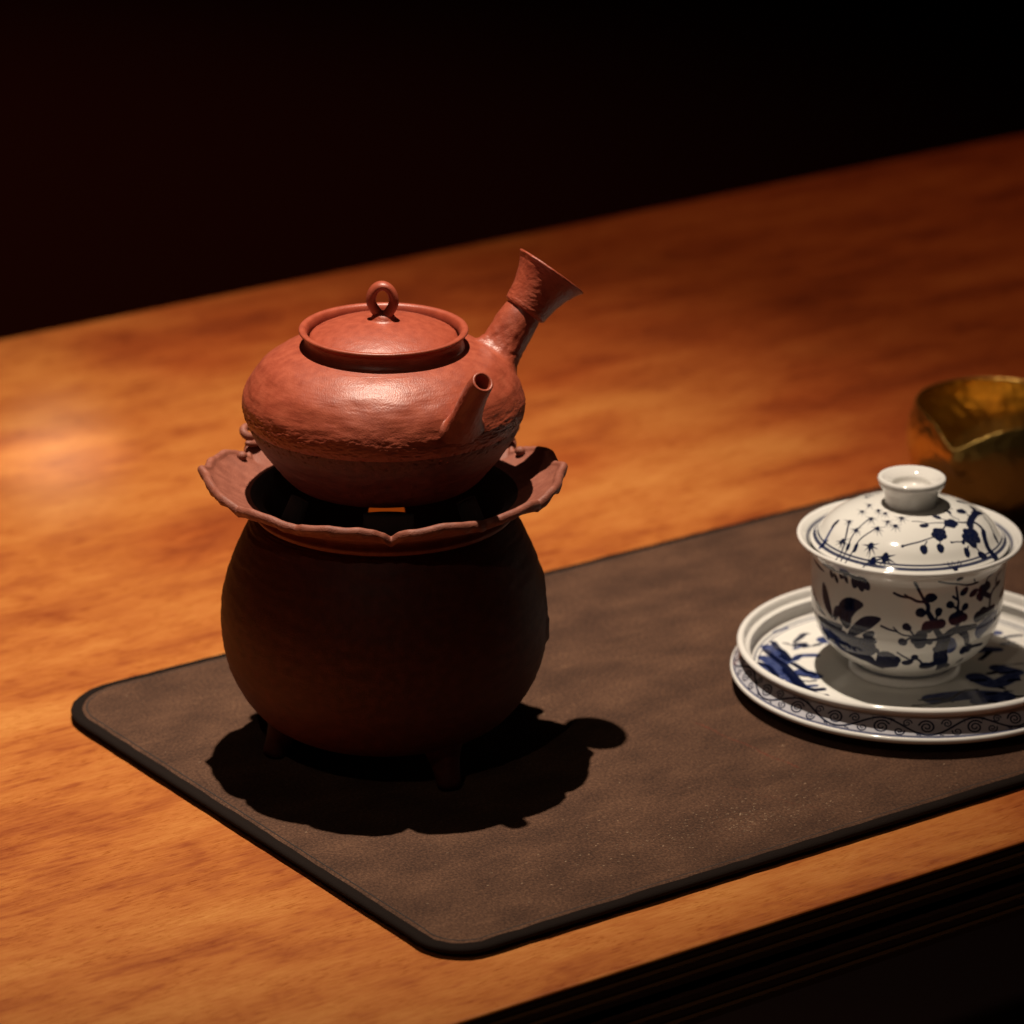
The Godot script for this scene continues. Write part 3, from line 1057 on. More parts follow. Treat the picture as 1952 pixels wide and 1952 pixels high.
	band.stroke("w", 0.8, 0.8, PackedVector2Array([Vector2(0, 12.0), Vector2(80, 12.0), Vector2(156.6, 12.0)]), 0.6)
	for k in 4:
		var x := k * step
		var wave := PackedVector2Array()
		for s in 25:
			wave.append(Vector2(x + step * s / 24.0, 6.7 - 4.0 * cos(TAU * s / 24.0)))
		band.stroke("l", 0.95, 0.95, wave)
		spiral(band, Vector2(x + 0.02 * step, 6.9), 3.5, 1.9, 0.3, 1.0, 0.85)
		spiral(band, Vector2(x - 0.20 * step, 8.6), 2.3, 1.5, 0.0, 1.0, 0.7)
		spiral(band, Vector2(x + 0.23 * step, 8.7), 2.0, 1.4, 3.0, -1.0, 0.65)
		spiral(band, Vector2(x + 0.50 * step, 5.9), 3.6, 1.9, 2.6, -1.0, 0.85)
		spiral(band, Vector2(x + 0.31 * step, 4.2), 2.2, 1.5, 3.0, 1.0, 0.7)
		spiral(band, Vector2(x + 0.70 * step, 4.3), 2.1, 1.4, 0.2, -1.0, 0.65)
		for d in [0.12, 0.88, 0.40, 0.60]:
			var low: float = 2.4 if d < 0.2 or d > 0.8 else 10.0
			band.brush("f", [[1.3, 0.0, x + d * step - 1.2, low, x + d * step + 1.4, low + 1.2], [1.0, 0.0, x + d * step, low, x + d * step + 0.3, low + (2.0 if low < 5.0 else -2.0)]])
	var wall := curve([Vector2(0.0778, 0.0142), Vector2(0.0770, 0.0152), Vector2(0.0752, 0.0176), Vector2(0.0728, 0.0203), Vector2(0.0705, 0.0216)], 8)
	var bm := glazed(band.picture(Color(0.76, 0.757, 0.79), blots))
	bm.uv1_scale = Vector3(3, -1, 1)
	bm.uv1_offset = Vector3(0, 1, 0)
	part("scroll_band", turned(wall, 255, 0.0136, 0.0218), bm, t)
	var lip := curve([Vector2(0.0004, 0.0090), Vector2(0.0520, 0.0088), Vector2(0.0530, 0.0040), Vector2(0.0545, 0.0036), Vector2(0.0560, 0.0040), Vector2(0.0575, 0.0075), Vector2(0.0700, 0.0098), Vector2(0.0765, 0.0108), Vector2(0.0782, 0.0118), Vector2(0.0788, 0.0128), Vector2(0.0785, 0.0138), Vector2(0.0778, 0.0142)], 6)
	part("base_lip", turned(lip, 256), M.glaze, t)


func lidded_cup() -> void:
	var blots := noise(301, 0.04, 3)
	var t := thing("porcelain_cup", "blue and white teacup painted with plum branches, standing on the saucer", "cup", CUP, FACING)
	# painted outside: degrees round, millimetres up
	var ink := Ink.new(2048, 448, Vector2(2048.0 / 360.0, -448.0 / 58.0), Vector2(-180.0, 75.0))
	ink.wide = 1.36
	ink.wrap = true
	ink.x_mm = 2048.0 / (TAU * 41.0)
	ink.brush("f", [[1.75, 0, 171.4, 52.4, 164.3, 48.7, 158.6, 46.5, 152.2, 45.1], [3.78, 0, 153.9, 59, 150.7, 52.1, 145.1, 45.6], [2.62, 0, 143.2, 46.1, 141, 50.4, 139.7, 52.2], [6.11, 0, 133.7, 45.3, 134.5, 51.2, 129.7, 55.2, 121.9, 56.8], [4.37, 0, 130.9, 41.7, 122.1, 47.2, 116.8, 49.9, 110.6, 51.9], [5.53, 0, 111.1, 33.2, 105.4, 32.4, 101.3, 29.1]])
	ink.brush("f", [[2.04, 0, 103.1, 34, 100.1, 32.8, 99.3, 30.7], [2.62, 0, 131, 40.7, 124.9, 44.7, 115.1, 47.9], [2.33, 0, 121.3, 42.5, 116.9, 43.8, 115.2, 45], [1.46, 0, 167.3, 67.5, 158.7, 66.1, 152.3, 65.4], [1.6, 0, 152.6, 69.1, 144.5, 69.3, 139.5, 68.5], [1.75, 0, 145.3, 67.4, 145.4, 65.8, 144.9, 64.7]])
	ink.brush("f", [[1.75, 0, 142.9, 66.7, 141.3, 64.9, 140.5, 63.2], [1.6, 0, 137.8, 67.3, 136.8, 66.9, 137.9, 66], [1.75, 0, 133.8, 69.3, 133.7, 66.9, 132.5, 64.6], [2.33, 0, 136.1, 70.2, 132.3, 70, 129.8, 69.5], [2.62, 0, 127.8, 68, 127.4, 65.9, 128, 63.6], [2.91, 0, 125, 68.3, 123.4, 65.7, 122.7, 62.9]])
	ink.brush("f", [[3.2, 0, 123.3, 69, 120.7, 66.7, 118.6, 64.2], [2.04, 0, 124.3, 68.8, 121.3, 68.6, 119.4, 68.2], [1.75, 0, 130.1, 69, 127.4, 68.9, 124.7, 68], [2.33, 0, 96.6, 30.9, 93.5, 31, 90.1, 32], [1.75, 0, 55.1, 27.8, 53.2, 28.7, 52.2, 29.9], [2.45, 0, 62.4, 62.7, 60.7, 63.7, 59, 65.1]])
	ink.brush("f", [[2.45, 0, 55.9, 61.1, 53.4, 62, 50.9, 62.8], [1.75, 0, 32.1, 61, 29.4, 61.2, 26.3, 61.4]])
	ink.brush("l", [[1.75, 1.75, 162, 41.8, 148.2, 42.9, 138.2, 43.4], [4.37, 6.7, 157.3, 40.5, 145.8, 39, 137.2, 37.7], [5.24, 6.4, 137.2, 37.7, 126.8, 37.1, 119.7, 37], [4.37, 3.49, 158.4, 34.7, 141.5, 33.3, 128.7, 31.4, 119.1, 30.4], [2.91, 2.33, 119.1, 41.8, 115.2, 40.8], [2.91, 2.04, 117.4, 36.6, 113.5, 36.1]])
	ink.brush("l", [[3.78, 3.2, 125.3, 33.2, 119.7, 29.4, 113.1, 27.2], [5.82, 4.37, 109.5, 30.1, 103.4, 30.3], [0.64, 0.47, 149.9, 69.6, 141.6, 68.7, 133.8, 69.3, 127.8, 68], [3.49, 2.62, 124.2, 67.4, 122, 66.8], [0.99, 0.87, 91.6, 70, 88.9, 65.8, 85.4, 61], [0.87, 0.99, 103.2, 64.3, 98.9, 63, 94.2, 62.6, 89.8, 61, 85.4, 60.7]])
	ink.brush("l", [[0.7, 0.52, 94.2, 62.6, 97, 64], [1.34, 1.34, 85, 60.7, 83.3, 58.8, 83.2, 56], [1.46, 2.04, 83.2, 56, 80.6, 52.8, 78.8, 50.9], [3.2, 3.2, 82.4, 62.5, 81.6, 62.5], [1.75, 1.75, 80.4, 62.7, 79.6, 62.4], [1.16, 0.58, 85, 60.7, 83.5, 61.9]])
	ink.brush("l", [[3.2, 2.91, 87.5, 55.8, 87.1, 55.6], [1.16, 1.16, 86.3, 56.1, 83.1, 55.4], [2.5, 2.04, 76.7, 56, 76.8, 55.1], [0.7, 0.7, 77.4, 54.2, 78.1, 52.4], [4.37, 3.78, 82.3, 49.2, 81.2, 49.5], [3.49, 3.2, 75.1, 50.1, 75.5, 49.9]])
	ink.brush("l", [[3.2, 3.49, 78.8, 50.6, 78.4, 50.3], [2.04, 2.04, 84.7, 48.3, 83.9, 48.3], [1.75, 2.33, 78.1, 48, 75.7, 45.3, 73.3, 42.5], [4.37, 4.95, 71.9, 42.4, 73.2, 37.8, 72.6, 33.8], [4.95, 3.49, 72.6, 33.8, 69.3, 30.2, 67.7, 26.2], [2.04, 1.75, 76.8, 38.1, 75.3, 37.2]])
	ink.brush("l", [[1.75, 1.75, 76, 34.8, 74, 33.9], [2.04, 1.75, 64.4, 27.6, 61.1, 26.1], [0.76, 0.52, 110.2, 48.5, 105.3, 47.3, 101.2, 46.7, 97.2, 45.3, 91.6, 44.8], [0.58, 0.47, 100.4, 46.6, 102.9, 48.5], [2.56, 2.04, 95.4, 49.2, 94.2, 48.6], [0.64, 0.64, 93.4, 48, 90.8, 45.1]])
	ink.brush("l", [[2.62, 2.33, 97.5, 42, 96.6, 41.7], [0.7, 0.7, 95.9, 42.4, 92.8, 44.1], [3.78, 3.49, 86.4, 45.1, 86, 45.1], [3.78, 3.49, 89.1, 43.2, 88.7, 43.2], [3.78, 3.49, 86.9, 41.2, 86.5, 41.2], [2.33, 2.04, 84.6, 42.5, 83.7, 42.4]])
	ink.brush("l", [[2.04, 1.75, 81.6, 42.1, 80.8, 41.7], [1.16, 1.16, 80.5, 42.7, 74.2, 42.9], [0.64, 0.64, 100.2, 36.4, 96.8, 34.7, 91.9, 32.7], [2.33, 2.21, 89.5, 34.2, 89.1, 34.2], [0.76, 0.87, 91.9, 32.7, 87.2, 33.1, 83.9, 30.5], [3.2, 3.2, 82.4, 29, 78.4, 28.7, 75.9, 29.5]])
	ink.brush("l", [[0.7, 0.76, 66.8, 66.4, 65.6, 62.8, 64.3, 58.9], [0.87, 0.76, 68.2, 62.1, 65.8, 60.6], [0.76, 1.46, 64.3, 58.9, 64.6, 56.1, 63.4, 53.5], [2.45, 2.21, 70, 58.6, 69.1, 58.2], [0.76, 0.76, 68.2, 57.8, 65, 56.2], [2.45, 2.04, 59.4, 56.4, 60.1, 55.9]])
	ink.brush("l", [[0.7, 0.7, 60.8, 55.3, 62.1, 54.3], [4.08, 4.08, 66.5, 51.8, 66, 51.4], [4.37, 4.37, 63.8, 52.4, 63.3, 52], [2.91, 2.62, 60, 51.5, 59.5, 51.2], [1.75, 1.46, 64.1, 49.6, 64.1, 47], [2.91, 2.62, 71.2, 43.3, 68.4, 45.3, 64.4, 46.4]])
	ink.brush("l", [[2.62, 1.75, 64.4, 46.1, 58.1, 46.2, 50, 45.8], [2.62, 2.04, 60.4, 44.9, 56.9, 42.4, 54.7, 38.8], [3.2, 2.91, 56.1, 35.2, 55.3, 34.7], [3.2, 2.91, 52.4, 35.6, 51.5, 35], [1.46, 1.16, 49.5, 35.7, 44.9, 35.4, 38.4, 34.7], [0.64, 0.64, 78.4, 70.3, 71.9, 68.8, 66.3, 67.9]])
	ink.brush("l", [[0.64, 0.76, 66.3, 67.9, 58.7, 66.3, 51.6, 66.4], [1.75, 1.46, 66.4, 70.5, 65.2, 70.5], [0.52, 0.52, 55.4, 68.7, 53.9, 67.1], [3.2, 3.2, 47.4, 62.4, 43.7, 62.3], [2.62, 2.33, 42.7, 63.4, 41.1, 62.4], [2.62, 2.33, 49.1, 59.6, 47.3, 58.3]])
	ink.brush("l", [[1.75, 1.75, 45.7, 60.2, 39.5, 57.7], [0.76, 0.87, 44.3, 64.6, 42.9, 66.9, 39.9, 67.8], [1.28, 0.99, 38.2, 52.8, 37.9, 56.7, 35.9, 59.3, 31.1, 60.7], [0.87, 0.58, 32.4, 61.7, 32.7, 64.9, 27.8, 66.8], [2.04, 1.46, 23.1, 54.1, 18.9, 55.7], [4.37, 4.08, 44.7, 50.8, 44.1, 50.3]])
	ink.brush("l", [[3.78, 3.49, 48.9, 50, 47.6, 49.8], [3.2, 2.91, 40.8, 50.5, 33.9, 50.6]])
	ink.brush("w", [[4.95, 4.37, 68.4, 39.8, 66.5, 38.1], [5.53, 4.37, 44.4, 43, 37.4, 45, 29, 45.8], [3.49, 2.62, 44.5, 41.1, 42.1, 41.9]])
	for y in [17.9, 18.9]:
		ink.stroke("l", 0.5, 0.5, PackedVector2Array([Vector2(-180, y), Vector2(0, y), Vector2(180, y)]), 0.75)
	for k in 3:                                                      # the side that faces away: more of the same branches
		var a := -35.0 - 45.0 * k
		ink.stroke("l", 3.0, 1.2, PackedVector2Array([Vector2(a, 20), Vector2(a - 6, 34), Vector2(a + 8, 48), Vector2(a + 2, 64)]))
		for s in 7:
			ink.stroke("l", 3.4, 3.2, PackedVector2Array([Vector2(a + 13.0 * sin(s * 2.1), 26.0 + s * 5.5)]))
	var pic := ink.picture(Color(0.865, 0.855, 0.835), blots)
	var outside := curve([Vector2(0.0216, 0.0172), Vector2(0.0228, 0.0188), Vector2(0.0262, 0.0214), Vector2(0.0323, 0.0260), Vector2(0.0372, 0.0320), Vector2(0.0400, 0.0400), Vector2(0.0412, 0.0500), Vector2(0.0416, 0.0600), Vector2(0.0424, 0.0672), Vector2(0.0443, 0.0712), Vector2(0.0468, 0.0734)], 8)
	# the picture starts at minus 180 degrees; u = 0 lies at 0, so it is set half way round
	var om := glazed(pic)
	om.uv1_offset = Vector3(0.5, 0, 0)
	om.uv1_scale = Vector3(1, -1, 1)
	om.uv1_offset = Vector3(0.5, 1, 0)
	part("painted_wall", turned(outside, 256, 0.017, 0.075), om, t)
	var rim := curve([Vector2(0.0468, 0.0734), Vector2(0.0477, 0.0740), Vector2(0.0481, 0.0748), Vector2(0.0477, 0.0755), Vector2(0.0468, 0.0756), Vector2(0.0456, 0.0748)], 6)
	part("rim", turned(rim, 256), M.glaze, t)
	var ring := Ink.new(64, 128, Vector2(64.0 / 360.0, -128.0 / 64.0), Vector2(0, 76.0))
	ring.wrap = true
	ring.x_mm = 64.0 / 260.0
	ring.stroke("l", 1.0, 1.0, PackedVector2Array([Vector2(0, 72.9), Vector2(180, 72.9), Vector2(360, 72.9)]), 0.7)
	var inm := glazed(ring.picture(Color(0.865, 0.855, 0.835), blots))
	inm.uv1_scale = Vector3(1, -1, 1)
	inm.uv1_offset = Vector3(0, 1, 0)
	var inside := curve([Vector2(0.0456, 0.0748), Vector2(0.0443, 0.0735), Vector2(0.0424, 0.0710), Vector2(0.0400, 0.0660), Vector2(0.0390, 0.0500), Vector2(0.0350, 0.0320), Vector2(0.0240, 0.0225), Vector2(0.0004, 0.0210)], 6)
	part("inner_wall", turned(inside, 192, 0.012, 0.076), inm, t)
	var foot := curve([Vector2(0.0004, 0.0165), Vector2(0.0200, 0.0162), Vector2(0.0218, 0.0146), Vector2(0.0228, 0.01402), Vector2(0.0238, 0.01402), Vector2(0.0242, 0.0146), Vector2(0.0234, 0.0168), Vector2(0.0222, 0.0176), Vector2(0.0216, 0.0172)], 6)
	part("foot_ring", turned(foot, 128), M.glaze, t)

	var l := thing("cup_cover", "blue and white lid painted with bamboo, its round knob uppermost, on the cup", "lid", CUP, FACING)
	var top := Ink.new(1024, 1024, Vector2(1024.0 / 88.0, 1024.0 / 88.0), Vector2(-44, -44))
	top.wide = 1.6
	top.brush("l", [[0.37, 0.47, -33.2, 26, -30.6, 23.7, -28.9, 19.4, -27.1, 11.4], [0.37, 0.47, -31.3, 28, -28.1, 23.9, -26.4, 21, -22.6, 17, -18.2, 13.3], [0.37, 0.47, -29.6, 29.9, -26.8, 27.4, -23, 24.3, -18.3, 22.3, -15.7, 20.6], [1.05, 1.05, -28.1, 23.9, -28.4, 24.5], [1.16, 1.16, -25, 26.3, -25.5, 27], [0.42, 0.32, -22.6, 35.5, -20.5, 34.2, -19, 33.7]])
	top.brush("l", [[1.04, 0.85, -27, 10.5, -27, 10.6], [1.04, 0.85, -21.2, 5.1, -21.3, 5.2], [0.98, 0.81, -17.8, -0.3, -17.9, -0.2], [1.22, 0.99, -18, 13.4, -18, 13.5], [1.16, 0.95, -24.6, 18.3, -24.6, 18.4], [1.33, 1.09, -16, 21.3, -16, 21.4]])
	top.brush("l", [[1.22, 0.99, -30.5, 20, -30.5, 20], [1.1, 0.9, -14.4, 7, -14.4, 7.1], [1.04, 0.85, -11.8, 10.6, -11.8, 10.7], [1.1, 0.9, -11.3, 17.8, -11.3, 17.9], [1.27, 1.04, -5.3, 15.8, -5.3, 15.9], [1.27, 1.04, -8.4, 21.5, -8.4, 21.6]])
	top.brush("l", [[1.68, 1.37, -19.2, 29.3, -19.2, 29.4], [1.68, 1.37, -18.5, 34.5, -18.5, 34.5], [1.79, 1.47, -13.4, 35.1, -13.4, 35.1], [0.74, 0.53, -38.2, 13.7, -36.1, 13], [2.32, 1.26, 36.5, 27.4, 33.7, 23, 31.1, 21.7, 29.8, 18.3, 29.7, 14.1], [1.26, 1.16, 29.7, 14.1, 27.7, 12.1, 24.6, 11.4]])
	top.brush("l", [[1.89, 1.58, 23.7, 16, 24.7, 10.2, 27.8, 0.3, 26.8, -5.2], [2.11, 1.58, 27.1, 2.4, 30.3, -3.1], [0.74, 0.53, 23.9, 12.8, 21.1, 14.8, 17.9, 15.9], [0.47, 0.37, 13.4, 19.3, 11.5, 23.1, 9.8, 25.1], [0.42, 0.32, 12.5, 18.3, 5, 20.3, 3.9, 21.2], [0.32, 0.32, 5, 19.9, 2, 19.1, -1.1, 18.9]])
	top.brush("l", [[0.32, 0.32, 11.1, 15.4, 13.2, 16], [0.32, 0.42, 7, 28.5, 3.2, 30.4, -0.5, 31.7, -5.9, 32.8], [0.74, 0.63, -6.2, 32.8, -5.8, 32.8], [2.11, 1.89, 2.7, 34.2, 2.8, 34.5], [0.32, 0.32, 3, 33, 4.2, 30.9], [2.11, 1.89, 9.8, 32.8, 9.8, 33.1]])
	top.brush("l", [[0.32, 0.32, 9.7, 31.6, 9.8, 28.9], [0.32, 0.32, 14.7, 29.2, 17.9, 27.8, 20.1, 27], [0.63, 0.53, 14.7, 29.2, 15, 29.1], [0.95, 0.74, 19.8, 27.4, 20.5, 25.8], [1.79, 1.58, 21.3, 30.2, 21.3, 30.6], [0.32, 0.32, 21.5, 29.2, 22.1, 27.7]])
	top.brush("l", [[0.37, 0.37, 29.2, 26.3, 30.8, 26.1, 33, 25.1], [0.42, 0.42, 25.4, 26, 29.6, 27.5], [0.42, 0.42, 31, 0.6, 33.2, 5.4, 34.8, 10.9, 36.1, 13.8], [0.37, 0.37, 16, 7.7, 15, 7.3, 16.4, 11.9, 19.2, 13.4], [0.42, 0.42, 22.6, 4.7, 24.4, 8.2], [0.42, 0.42, 24.6, -9.7, 26.3, -5.6]])
	top.brush("l", [[0.32, 0.32, 15.4, 2.5, 17.3, 4.6], [2.21, 2.21, 16.7, 17.3, 16.8, 17.3], [2.21, 2.21, 15.7, 19.1, 15.7, 19.2], [2.21, 2.21, 14.2, 19.1, 14.1, 19.2], [2.21, 2.21, 14.3, 17.3, 14.3, 17.4], [2.21, 2.21, 15.9, 16.1, 15.9, 16.2]])
	top.brush("l", [[1.58, 1.58, 15.4, 17.8, 15.4, 17.8], [2.42, 2.42, 11, 26.7, 11.1, 26.8], [2.42, 2.42, 9.5, 28, 9.5, 28.1], [2.42, 2.42, 8.3, 27, 8.2, 27.1], [2.42, 2.42, 9, 24.7, 9, 24.9], [2.42, 2.42, 10.7, 24.5, 10.8, 24.6]])
	top.brush("l", [[1.58, 1.58, 9.7, 26.3, 9.8, 26.2], [2.95, 2.95, 25.4, 21.6, 25.5, 21.6], [2.95, 2.95, 23.7, 24.7, 23.7, 24.8], [2.95, 2.95, 21.9, 24.2, 21.8, 24.3], [2.95, 2.95, 22.5, 20.9, 22.5, 21], [2.95, 2.95, 24.7, 19.1, 24.8, 19.2]])
	top.brush("l", [[2.32, 2.32, 23.6, 22.2, 23.7, 24.2], [1.58, 1.58, 22.1, 3.9, 22.1, 4], [1.58, 1.58, 21.2, 5.8, 21.2, 5.9], [1.58, 1.58, 20.1, 6.1, 20.1, 6.2], [1.58, 1.58, 20.3, 4.4, 20.2, 4.6], [1.58, 1.58, 21.5, 3, 21.5, 3.1]])
	top.brush("l", [[1.37, 1.37, 21, 4.7, 21.3, 4.7], [0.26, 0.16, 15.7, 38.2, 14.2, 37.5, 11, 37.3], [0.26, 0.16, 15.7, 38.2, 14.7, 37, 12.6, 36.6], [0.26, 0.16, 16, 38.1, 16, 36.6, 14.5, 35.8], [0.26, 0.16, 16.2, 38, 16.9, 36.3, 17.5, 34.5], [0.26, 0.16, 16.5, 37.9, 17.9, 35.9, 19.1, 34.2]])
	top.brush("l", [[1.37, 1.05, 15.7, 38, 16.2, 38], [0.26, 0.16, 15.2, 38.4, 13.1, 38.3, 11.5, 38.5]])
	top.brush("f", [[0.76, 0, -27.3, 10.3, -24.7, 11.5], [0.76, 0, -27.3, 10.1, -25.1, 13.2], [0.76, 0, -27.2, 9.9, -26, 14.4], [0.76, 0, -27, 9.9, -27, 14.2], [0.76, 0, -26.8, 10.2, -29, 12.7], [0.76, 0, -26.8, 10.4, -29.6, 11]])
	top.brush("f", [[0.76, 0, -26.8, 10.8, -29.4, 6.8], [0.76, 0, -21.5, 5, -19.2, 5.5], [0.76, 0, -21.5, 4.7, -18.8, 8.9], [0.76, 0, -21.4, 4.5, -20.1, 10.1], [0.76, 0, -21.2, 4.5, -21.5, 10.7], [0.76, 0, -21, 4.7, -23.4, 8.9]])
	top.brush("f", [[0.76, 0, -21, 5, -23.4, 6.2], [0.76, 0, -21, 5.5, -23.4, 1.6], [0.72, 0, -18.1, -0.3, -15.4, -0.3], [0.72, 0, -18.1, -0.7, -15.8, 2.5], [0.72, 0, -17.9, -1, -16.7, 6.1], [0.72, 0, -17.8, -1.1, -18.4, 5]])
	top.brush("f", [[0.72, 0, -17.7, -1, -19.7, 5.5], [0.72, 0, -17.6, -0.6, -19.8, 1.1], [0.72, 0, -17.6, -0.1, -20, -3.9], [0.88, 0, -18.3, 13.4, -14.6, 13.9], [0.88, 0, -18.3, 13.1, -15.1, 16.4], [0.88, 0, -18.1, 12.8, -16.8, 19.5]])
	top.brush("f", [[0.88, 0, -17.9, 12.9, -18.5, 17.9], [0.88, 0, -17.8, 12.9, -19.8, 18.1], [0.88, 0, -17.7, 13.3, -20.6, 13.9], [0.88, 0, -17.7, 13.7, -20.5, 10.4], [0.84, 0, -24.9, 18.2, -21.6, 18.5], [0.84, 0, -24.9, 17.9, -22.5, 20.9]])
	top.brush("f", [[0.84, 0, -24.8, 17.8, -22.8, 22.9], [0.84, 0, -24.6, 17.8, -24.6, 21.9], [0.84, 0, -24.4, 18, -26.5, 21.1], [0.84, 0, -24.3, 18.2, -27.4, 18.5], [0.84, 0, -24.3, 18.5, -27.6, 15.7], [0.97, 0, -16.3, 21.3, -11.9, 21.6]])
	top.brush("f", [[0.97, 0, -16.3, 21, -13.2, 24.5], [0.97, 0, -16.1, 20.8, -14.2, 26.9], [0.97, 0, -15.9, 20.8, -16.2, 26.4], [0.97, 0, -15.7, 20.9, -17.6, 24.1], [0.97, 0, -15.6, 21.1, -19.2, 22.8], [0.97, 0, -15.6, 21.5, -18.5, 19.6]])
	top.brush("f", [[0.88, 0, -30.8, 19.8, -27.2, 21.6], [0.88, 0, -30.8, 19.5, -27.8, 24.1], [0.88, 0, -30.7, 19.5, -29.1, 23.3], [0.88, 0, -30.5, 19.6, -31, 23.3], [0.88, 0, -30.4, 19.8, -32.2, 22.3], [0.88, 0, -30.2, 20.1, -33.4, 18.9]])
	top.brush("f", [[0.88, 0, -30.2, 20.3, -33, 17.4], [0.8, 0, -14.7, 7, -12.2, 7.3], [0.8, 0, -14.7, 6.7, -12.4, 9.5], [0.8, 0, -14.5, 6.3, -13.6, 13], [0.8, 0, -14.4, 6.3, -14.8, 13.8], [0.8, 0, -14.2, 6.5, -16.3, 11.4]])
	top.brush("f", [[0.8, 0, -14.1, 6.8, -16.8, 8.8], [0.8, 0, -14.1, 7.1, -16.7, 5.9], [0.76, 0, -12.1, 10.7, -9.4, 9.4], [0.76, 0, -12.1, 10.3, -9.9, 12.7], [0.76, 0, -12, 10.1, -10.5, 16], [0.76, 0, -11.8, 10, -12.2, 15.9]])
	top.brush("f", [[0.76, 0, -11.6, 10.2, -14, 14.6], [0.76, 0, -11.6, 10.4, -13.9, 12], [0.76, 0, -11.6, 10.7, -14.6, 9.5], [0.8, 0, -11.6, 17.9, -8.6, 17.1], [0.8, 0, -11.6, 17.5, -8.7, 20.3], [0.8, 0, -11.5, 17.4, -10, 21.9]])
	top.brush("f", [[0.8, 0, -11.3, 17.3, -11.9, 22.4], [0.8, 0, -11.2, 17.4, -13.2, 22.1], [0.8, 0, -11.1, 17.7, -13.8, 18.4], [0.8, 0, -11.1, 17.9, -14.4, 16.3], [0.93, 0, -5.6, 15.9, -1.4, 15.1], [0.93, 0, -5.5, 15.5, -2.3, 19.1]])
	top.brush("f", [[0.93, 0, -5.4, 15.2, -4, 20.8], [0.93, 0, -5.2, 15.1, -6, 21.1], [0.93, 0, -5, 15.2, -7.1, 20.2], [0.93, 0, -4.9, 15.6, -8.5, 17.6], [0.93, 0, -4.9, 15.9, -8.5, 14.5], [0.93, 0, -8.8, 21.5, -5.3, 21.3]])
	top.brush("f", [[0.93, 0, -8.7, 21.3, -5.8, 23.7], [0.93, 0, -8.6, 21.1, -6.3, 25.9], [0.93, 0, -8.4, 21, -8.6, 26], [0.93, 0, -8.2, 21.2, -10.5, 24.7], [0.93, 0, -8.1, 21.4, -11.5, 22.3], [0.93, 0, -8.1, 21.6, -11.5, 20]])
	top.brush("f", [[1.22, 0, -19.6, 29.3, -15.3, 29.6], [1.22, 0, -19.6, 29, -16.1, 31.8], [1.22, 0, -19.4, 28.8, -17.4, 33.3], [1.22, 0, -19.1, 28.8, -20, 33.5], [1.22, 0, -19, 28.9, -21, 32], [1.22, 0, -18.8, 29.2, -22, 29.8]])
	top.brush("f", [[1.22, 0, -18.8, 29.6, -22.9, 26.9], [1.22, 0, -18.9, 34.4, -14.7, 34.9], [1.22, 0, -18.9, 34.3, -14, 37], [1.22, 0, -18.8, 34.1, -15.9, 38], [1.22, 0, -18.5, 34.1, -18.5, 37.2], [1.22, 0, -18.2, 34.3, -21.7, 35.8]])
	top.brush("f", [[1.22, 0, -18.1, 34.5, -22.8, 33.9], [1.22, 0, -18.1, 34.7, -22.2, 32.2], [1.31, 0, -13.8, 35, -8.9, 35.4], [1.31, 0, -13.8, 34.8, -8.9, 38], [1.31, 0, -13.7, 34.7, -10.7, 38.3], [1.31, 0, -13.3, 34.7, -13.8, 38.4]])
	top.brush("f", [[1.31, 0, -13.1, 34.8, -16.5, 37.4], [1.31, 0, -12.9, 35.1, -17.3, 34.9], [1.31, 0, -12.9, 35.2, -18.2, 33.3], [1.37, 0, -33.8, 7.9, -32.1, 6.4, -31, 5.3], [1.79, 0, 2.5, 22.1, 3.8, 21.9, 5.5, 21.1], [1.79, 0, 8.7, 13.6, 9.9, 14.5, 11.1, 15.4]])
	top.brush("f", [[1.79, 0, 26.9, 27.8, 28.6, 27, 30, 25.9], [1.26, 0, 34.8, 10.9, 35.4, 12.4, 36.1, 13.8], [1.37, 0, 14, 7.2, 15.2, 7.9, 15.8, 9.6], [2.11, 0, 20.7, -7.9, 22.6, -8.7, 24.6, -9.7]])
	top.brush("w", [[1.37, 0.74, -38.7, 13.6, -37, 11.7, -34.9, 9.7, -31.6, 5.8]])
	for rr in [[40.6, 0.8], [39.2, 0.35]]:
		var pts := PackedVector2Array()
		for k in 73:
			pts.append(Vector2(cos(TAU * k / 72.0), sin(TAU * k / 72.0)) * float(rr[0]))
		top.stroke("l", rr[1], rr[1], pts, 0.8)
	var rng := RandomNumberGenerator.new()
	rng.seed = 8
	for k in 40:                                                     # bamboo goes on round the back
		var a := rng.randf_range(-2.6, -0.6)
		var p := Vector2(cos(a), sin(a)) * rng.randf_range(20, 36)
		for s in 5:
			var b := rng.randf_range(0.0, TAU)
			top.stroke("f", 0.9, 0.0, PackedVector2Array([p, p + Vector2(cos(b), sin(b)) * 2.6]))
	var lm := glazed(top.picture(Color(0.865, 0.855, 0.835), blots))
	var dome := curve([Vector2(0.0405, 0.0716), Vector2(0.0419, 0.0722), Vector2(0.0424, 0.0730), Vector2(0.0419, 0.0738), Vector2(0.0400, 0.0752), Vector2(0.0382, 0.0772), Vector2(0.0352, 0.0808), Vector2(0.0304, 0.0842), Vector2(0.0240, 0.0869), Vector2(0.0170, 0.0886), Vector2(0.0118, 0.0893), Vector2(0.0090, 0.0895)], 7)
	part("painted_dome", turned(dome, 256, 0.0, 1.0, 0.088), lm, l)
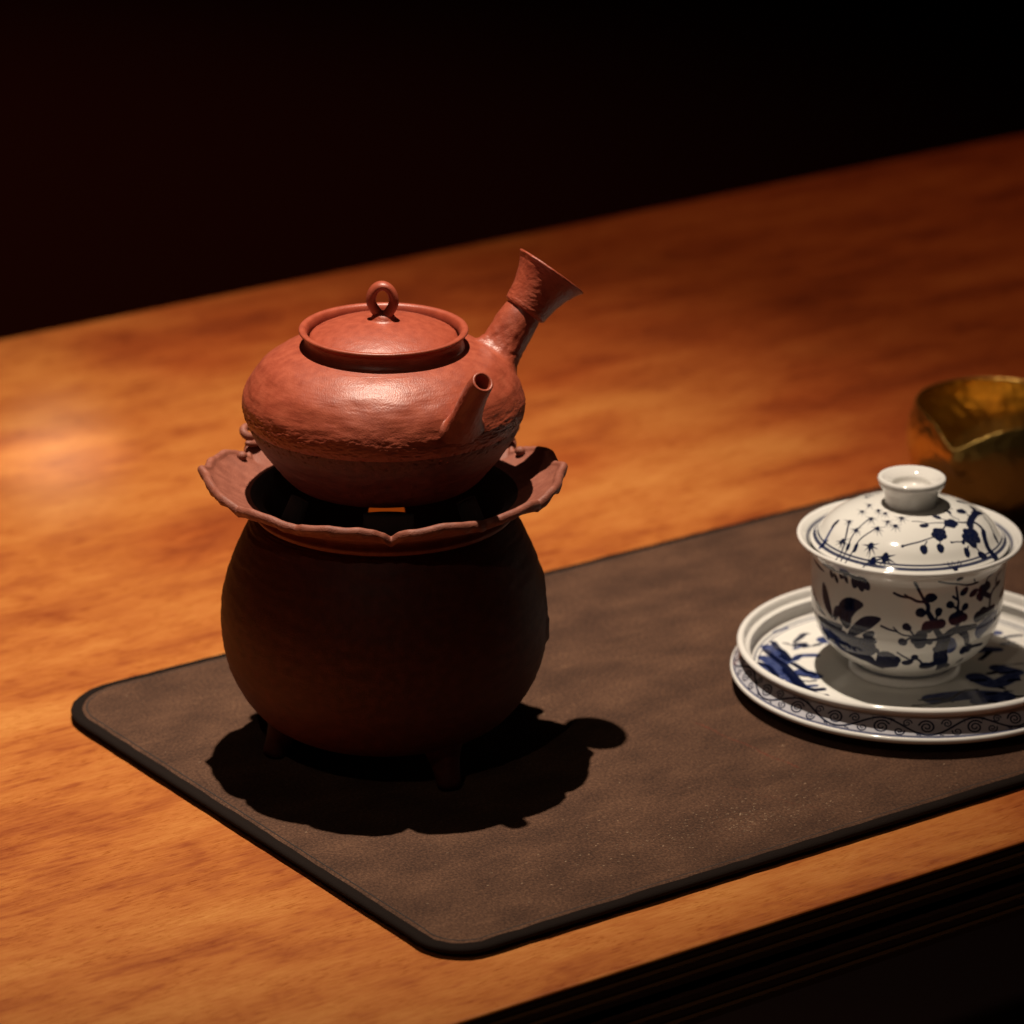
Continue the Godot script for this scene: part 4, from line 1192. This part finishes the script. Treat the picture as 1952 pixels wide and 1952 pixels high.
	var knob := curve([Vector2(0.0112, 0.0889), Vector2(0.0111, 0.0905), Vector2(0.0113, 0.0925), Vector2(0.0121, 0.0952), Vector2(0.0134, 0.0975), Vector2(0.0143, 0.0990), Vector2(0.0146, 0.1004), Vector2(0.0142, 0.1014), Vector2(0.0131, 0.1017), Vector2(0.0112, 0.1008), Vector2(0.0094, 0.0996), Vector2(0.0083, 0.0985), Vector2(0.0078, 0.0962), Vector2(0.0062, 0.0950), Vector2(0.0004, 0.0948)], 6)
	part("knob", turned(knob, 128), M.glaze, l)


func bowl_lip(p: Vector3, a: float, q: Vector2) -> Vector3:
	# a pinched pouring lip drawn out of the rim
	var up := smoothstep(0.030, 0.060, q.y)
	var d := wrapf(a - deg_to_rad(119.0), -PI, PI)
	var pull := exp(-pow(absf(d) / 0.30, 1.35)) * up
	var out := Vector3(cos(a), 0, sin(a))
	var dent := broad.get_noise_3d(p.x * 170, p.y * 170, p.z * 170) * 0.0003
	return p + out * (0.0105 * pull + dent) + Vector3.UP * (-0.0095 * pull)


func gold_bowl() -> void:
	var t := thing("gold_pitcher_bowl", "small rounded gold metal pouring bowl with a pinched lip, behind the lidded cup", "bowl", BOWL, FACING)
	var prof := curve([Vector2(0.0004, MAT_TOP + 0.0015), Vector2(0.0200, MAT_TOP + 0.0010), Vector2(0.0215, MAT_TOP + 0.0002), Vector2(0.0228, MAT_TOP + 0.0012), Vector2(0.0290, 0.0120), Vector2(0.0370, 0.0260), Vector2(0.0407, 0.0400), Vector2(0.0404, 0.0500), Vector2(0.0385, 0.0570), Vector2(0.0376, 0.0598), Vector2(0.0372, 0.0606), Vector2(0.0366, 0.0604), Vector2(0.0366, 0.0590), Vector2(0.0376, 0.0565), Vector2(0.0394, 0.0495), Vector2(0.0396, 0.0400), Vector2(0.0360, 0.0270), Vector2(0.0280, 0.0140), Vector2(0.0200, 0.0075), Vector2(0.0004, 0.0070)], 8)
	part("bowl", turned(prof, 256, 0.0, 1.0, 0.0, bowl_lip), M.gold, t)
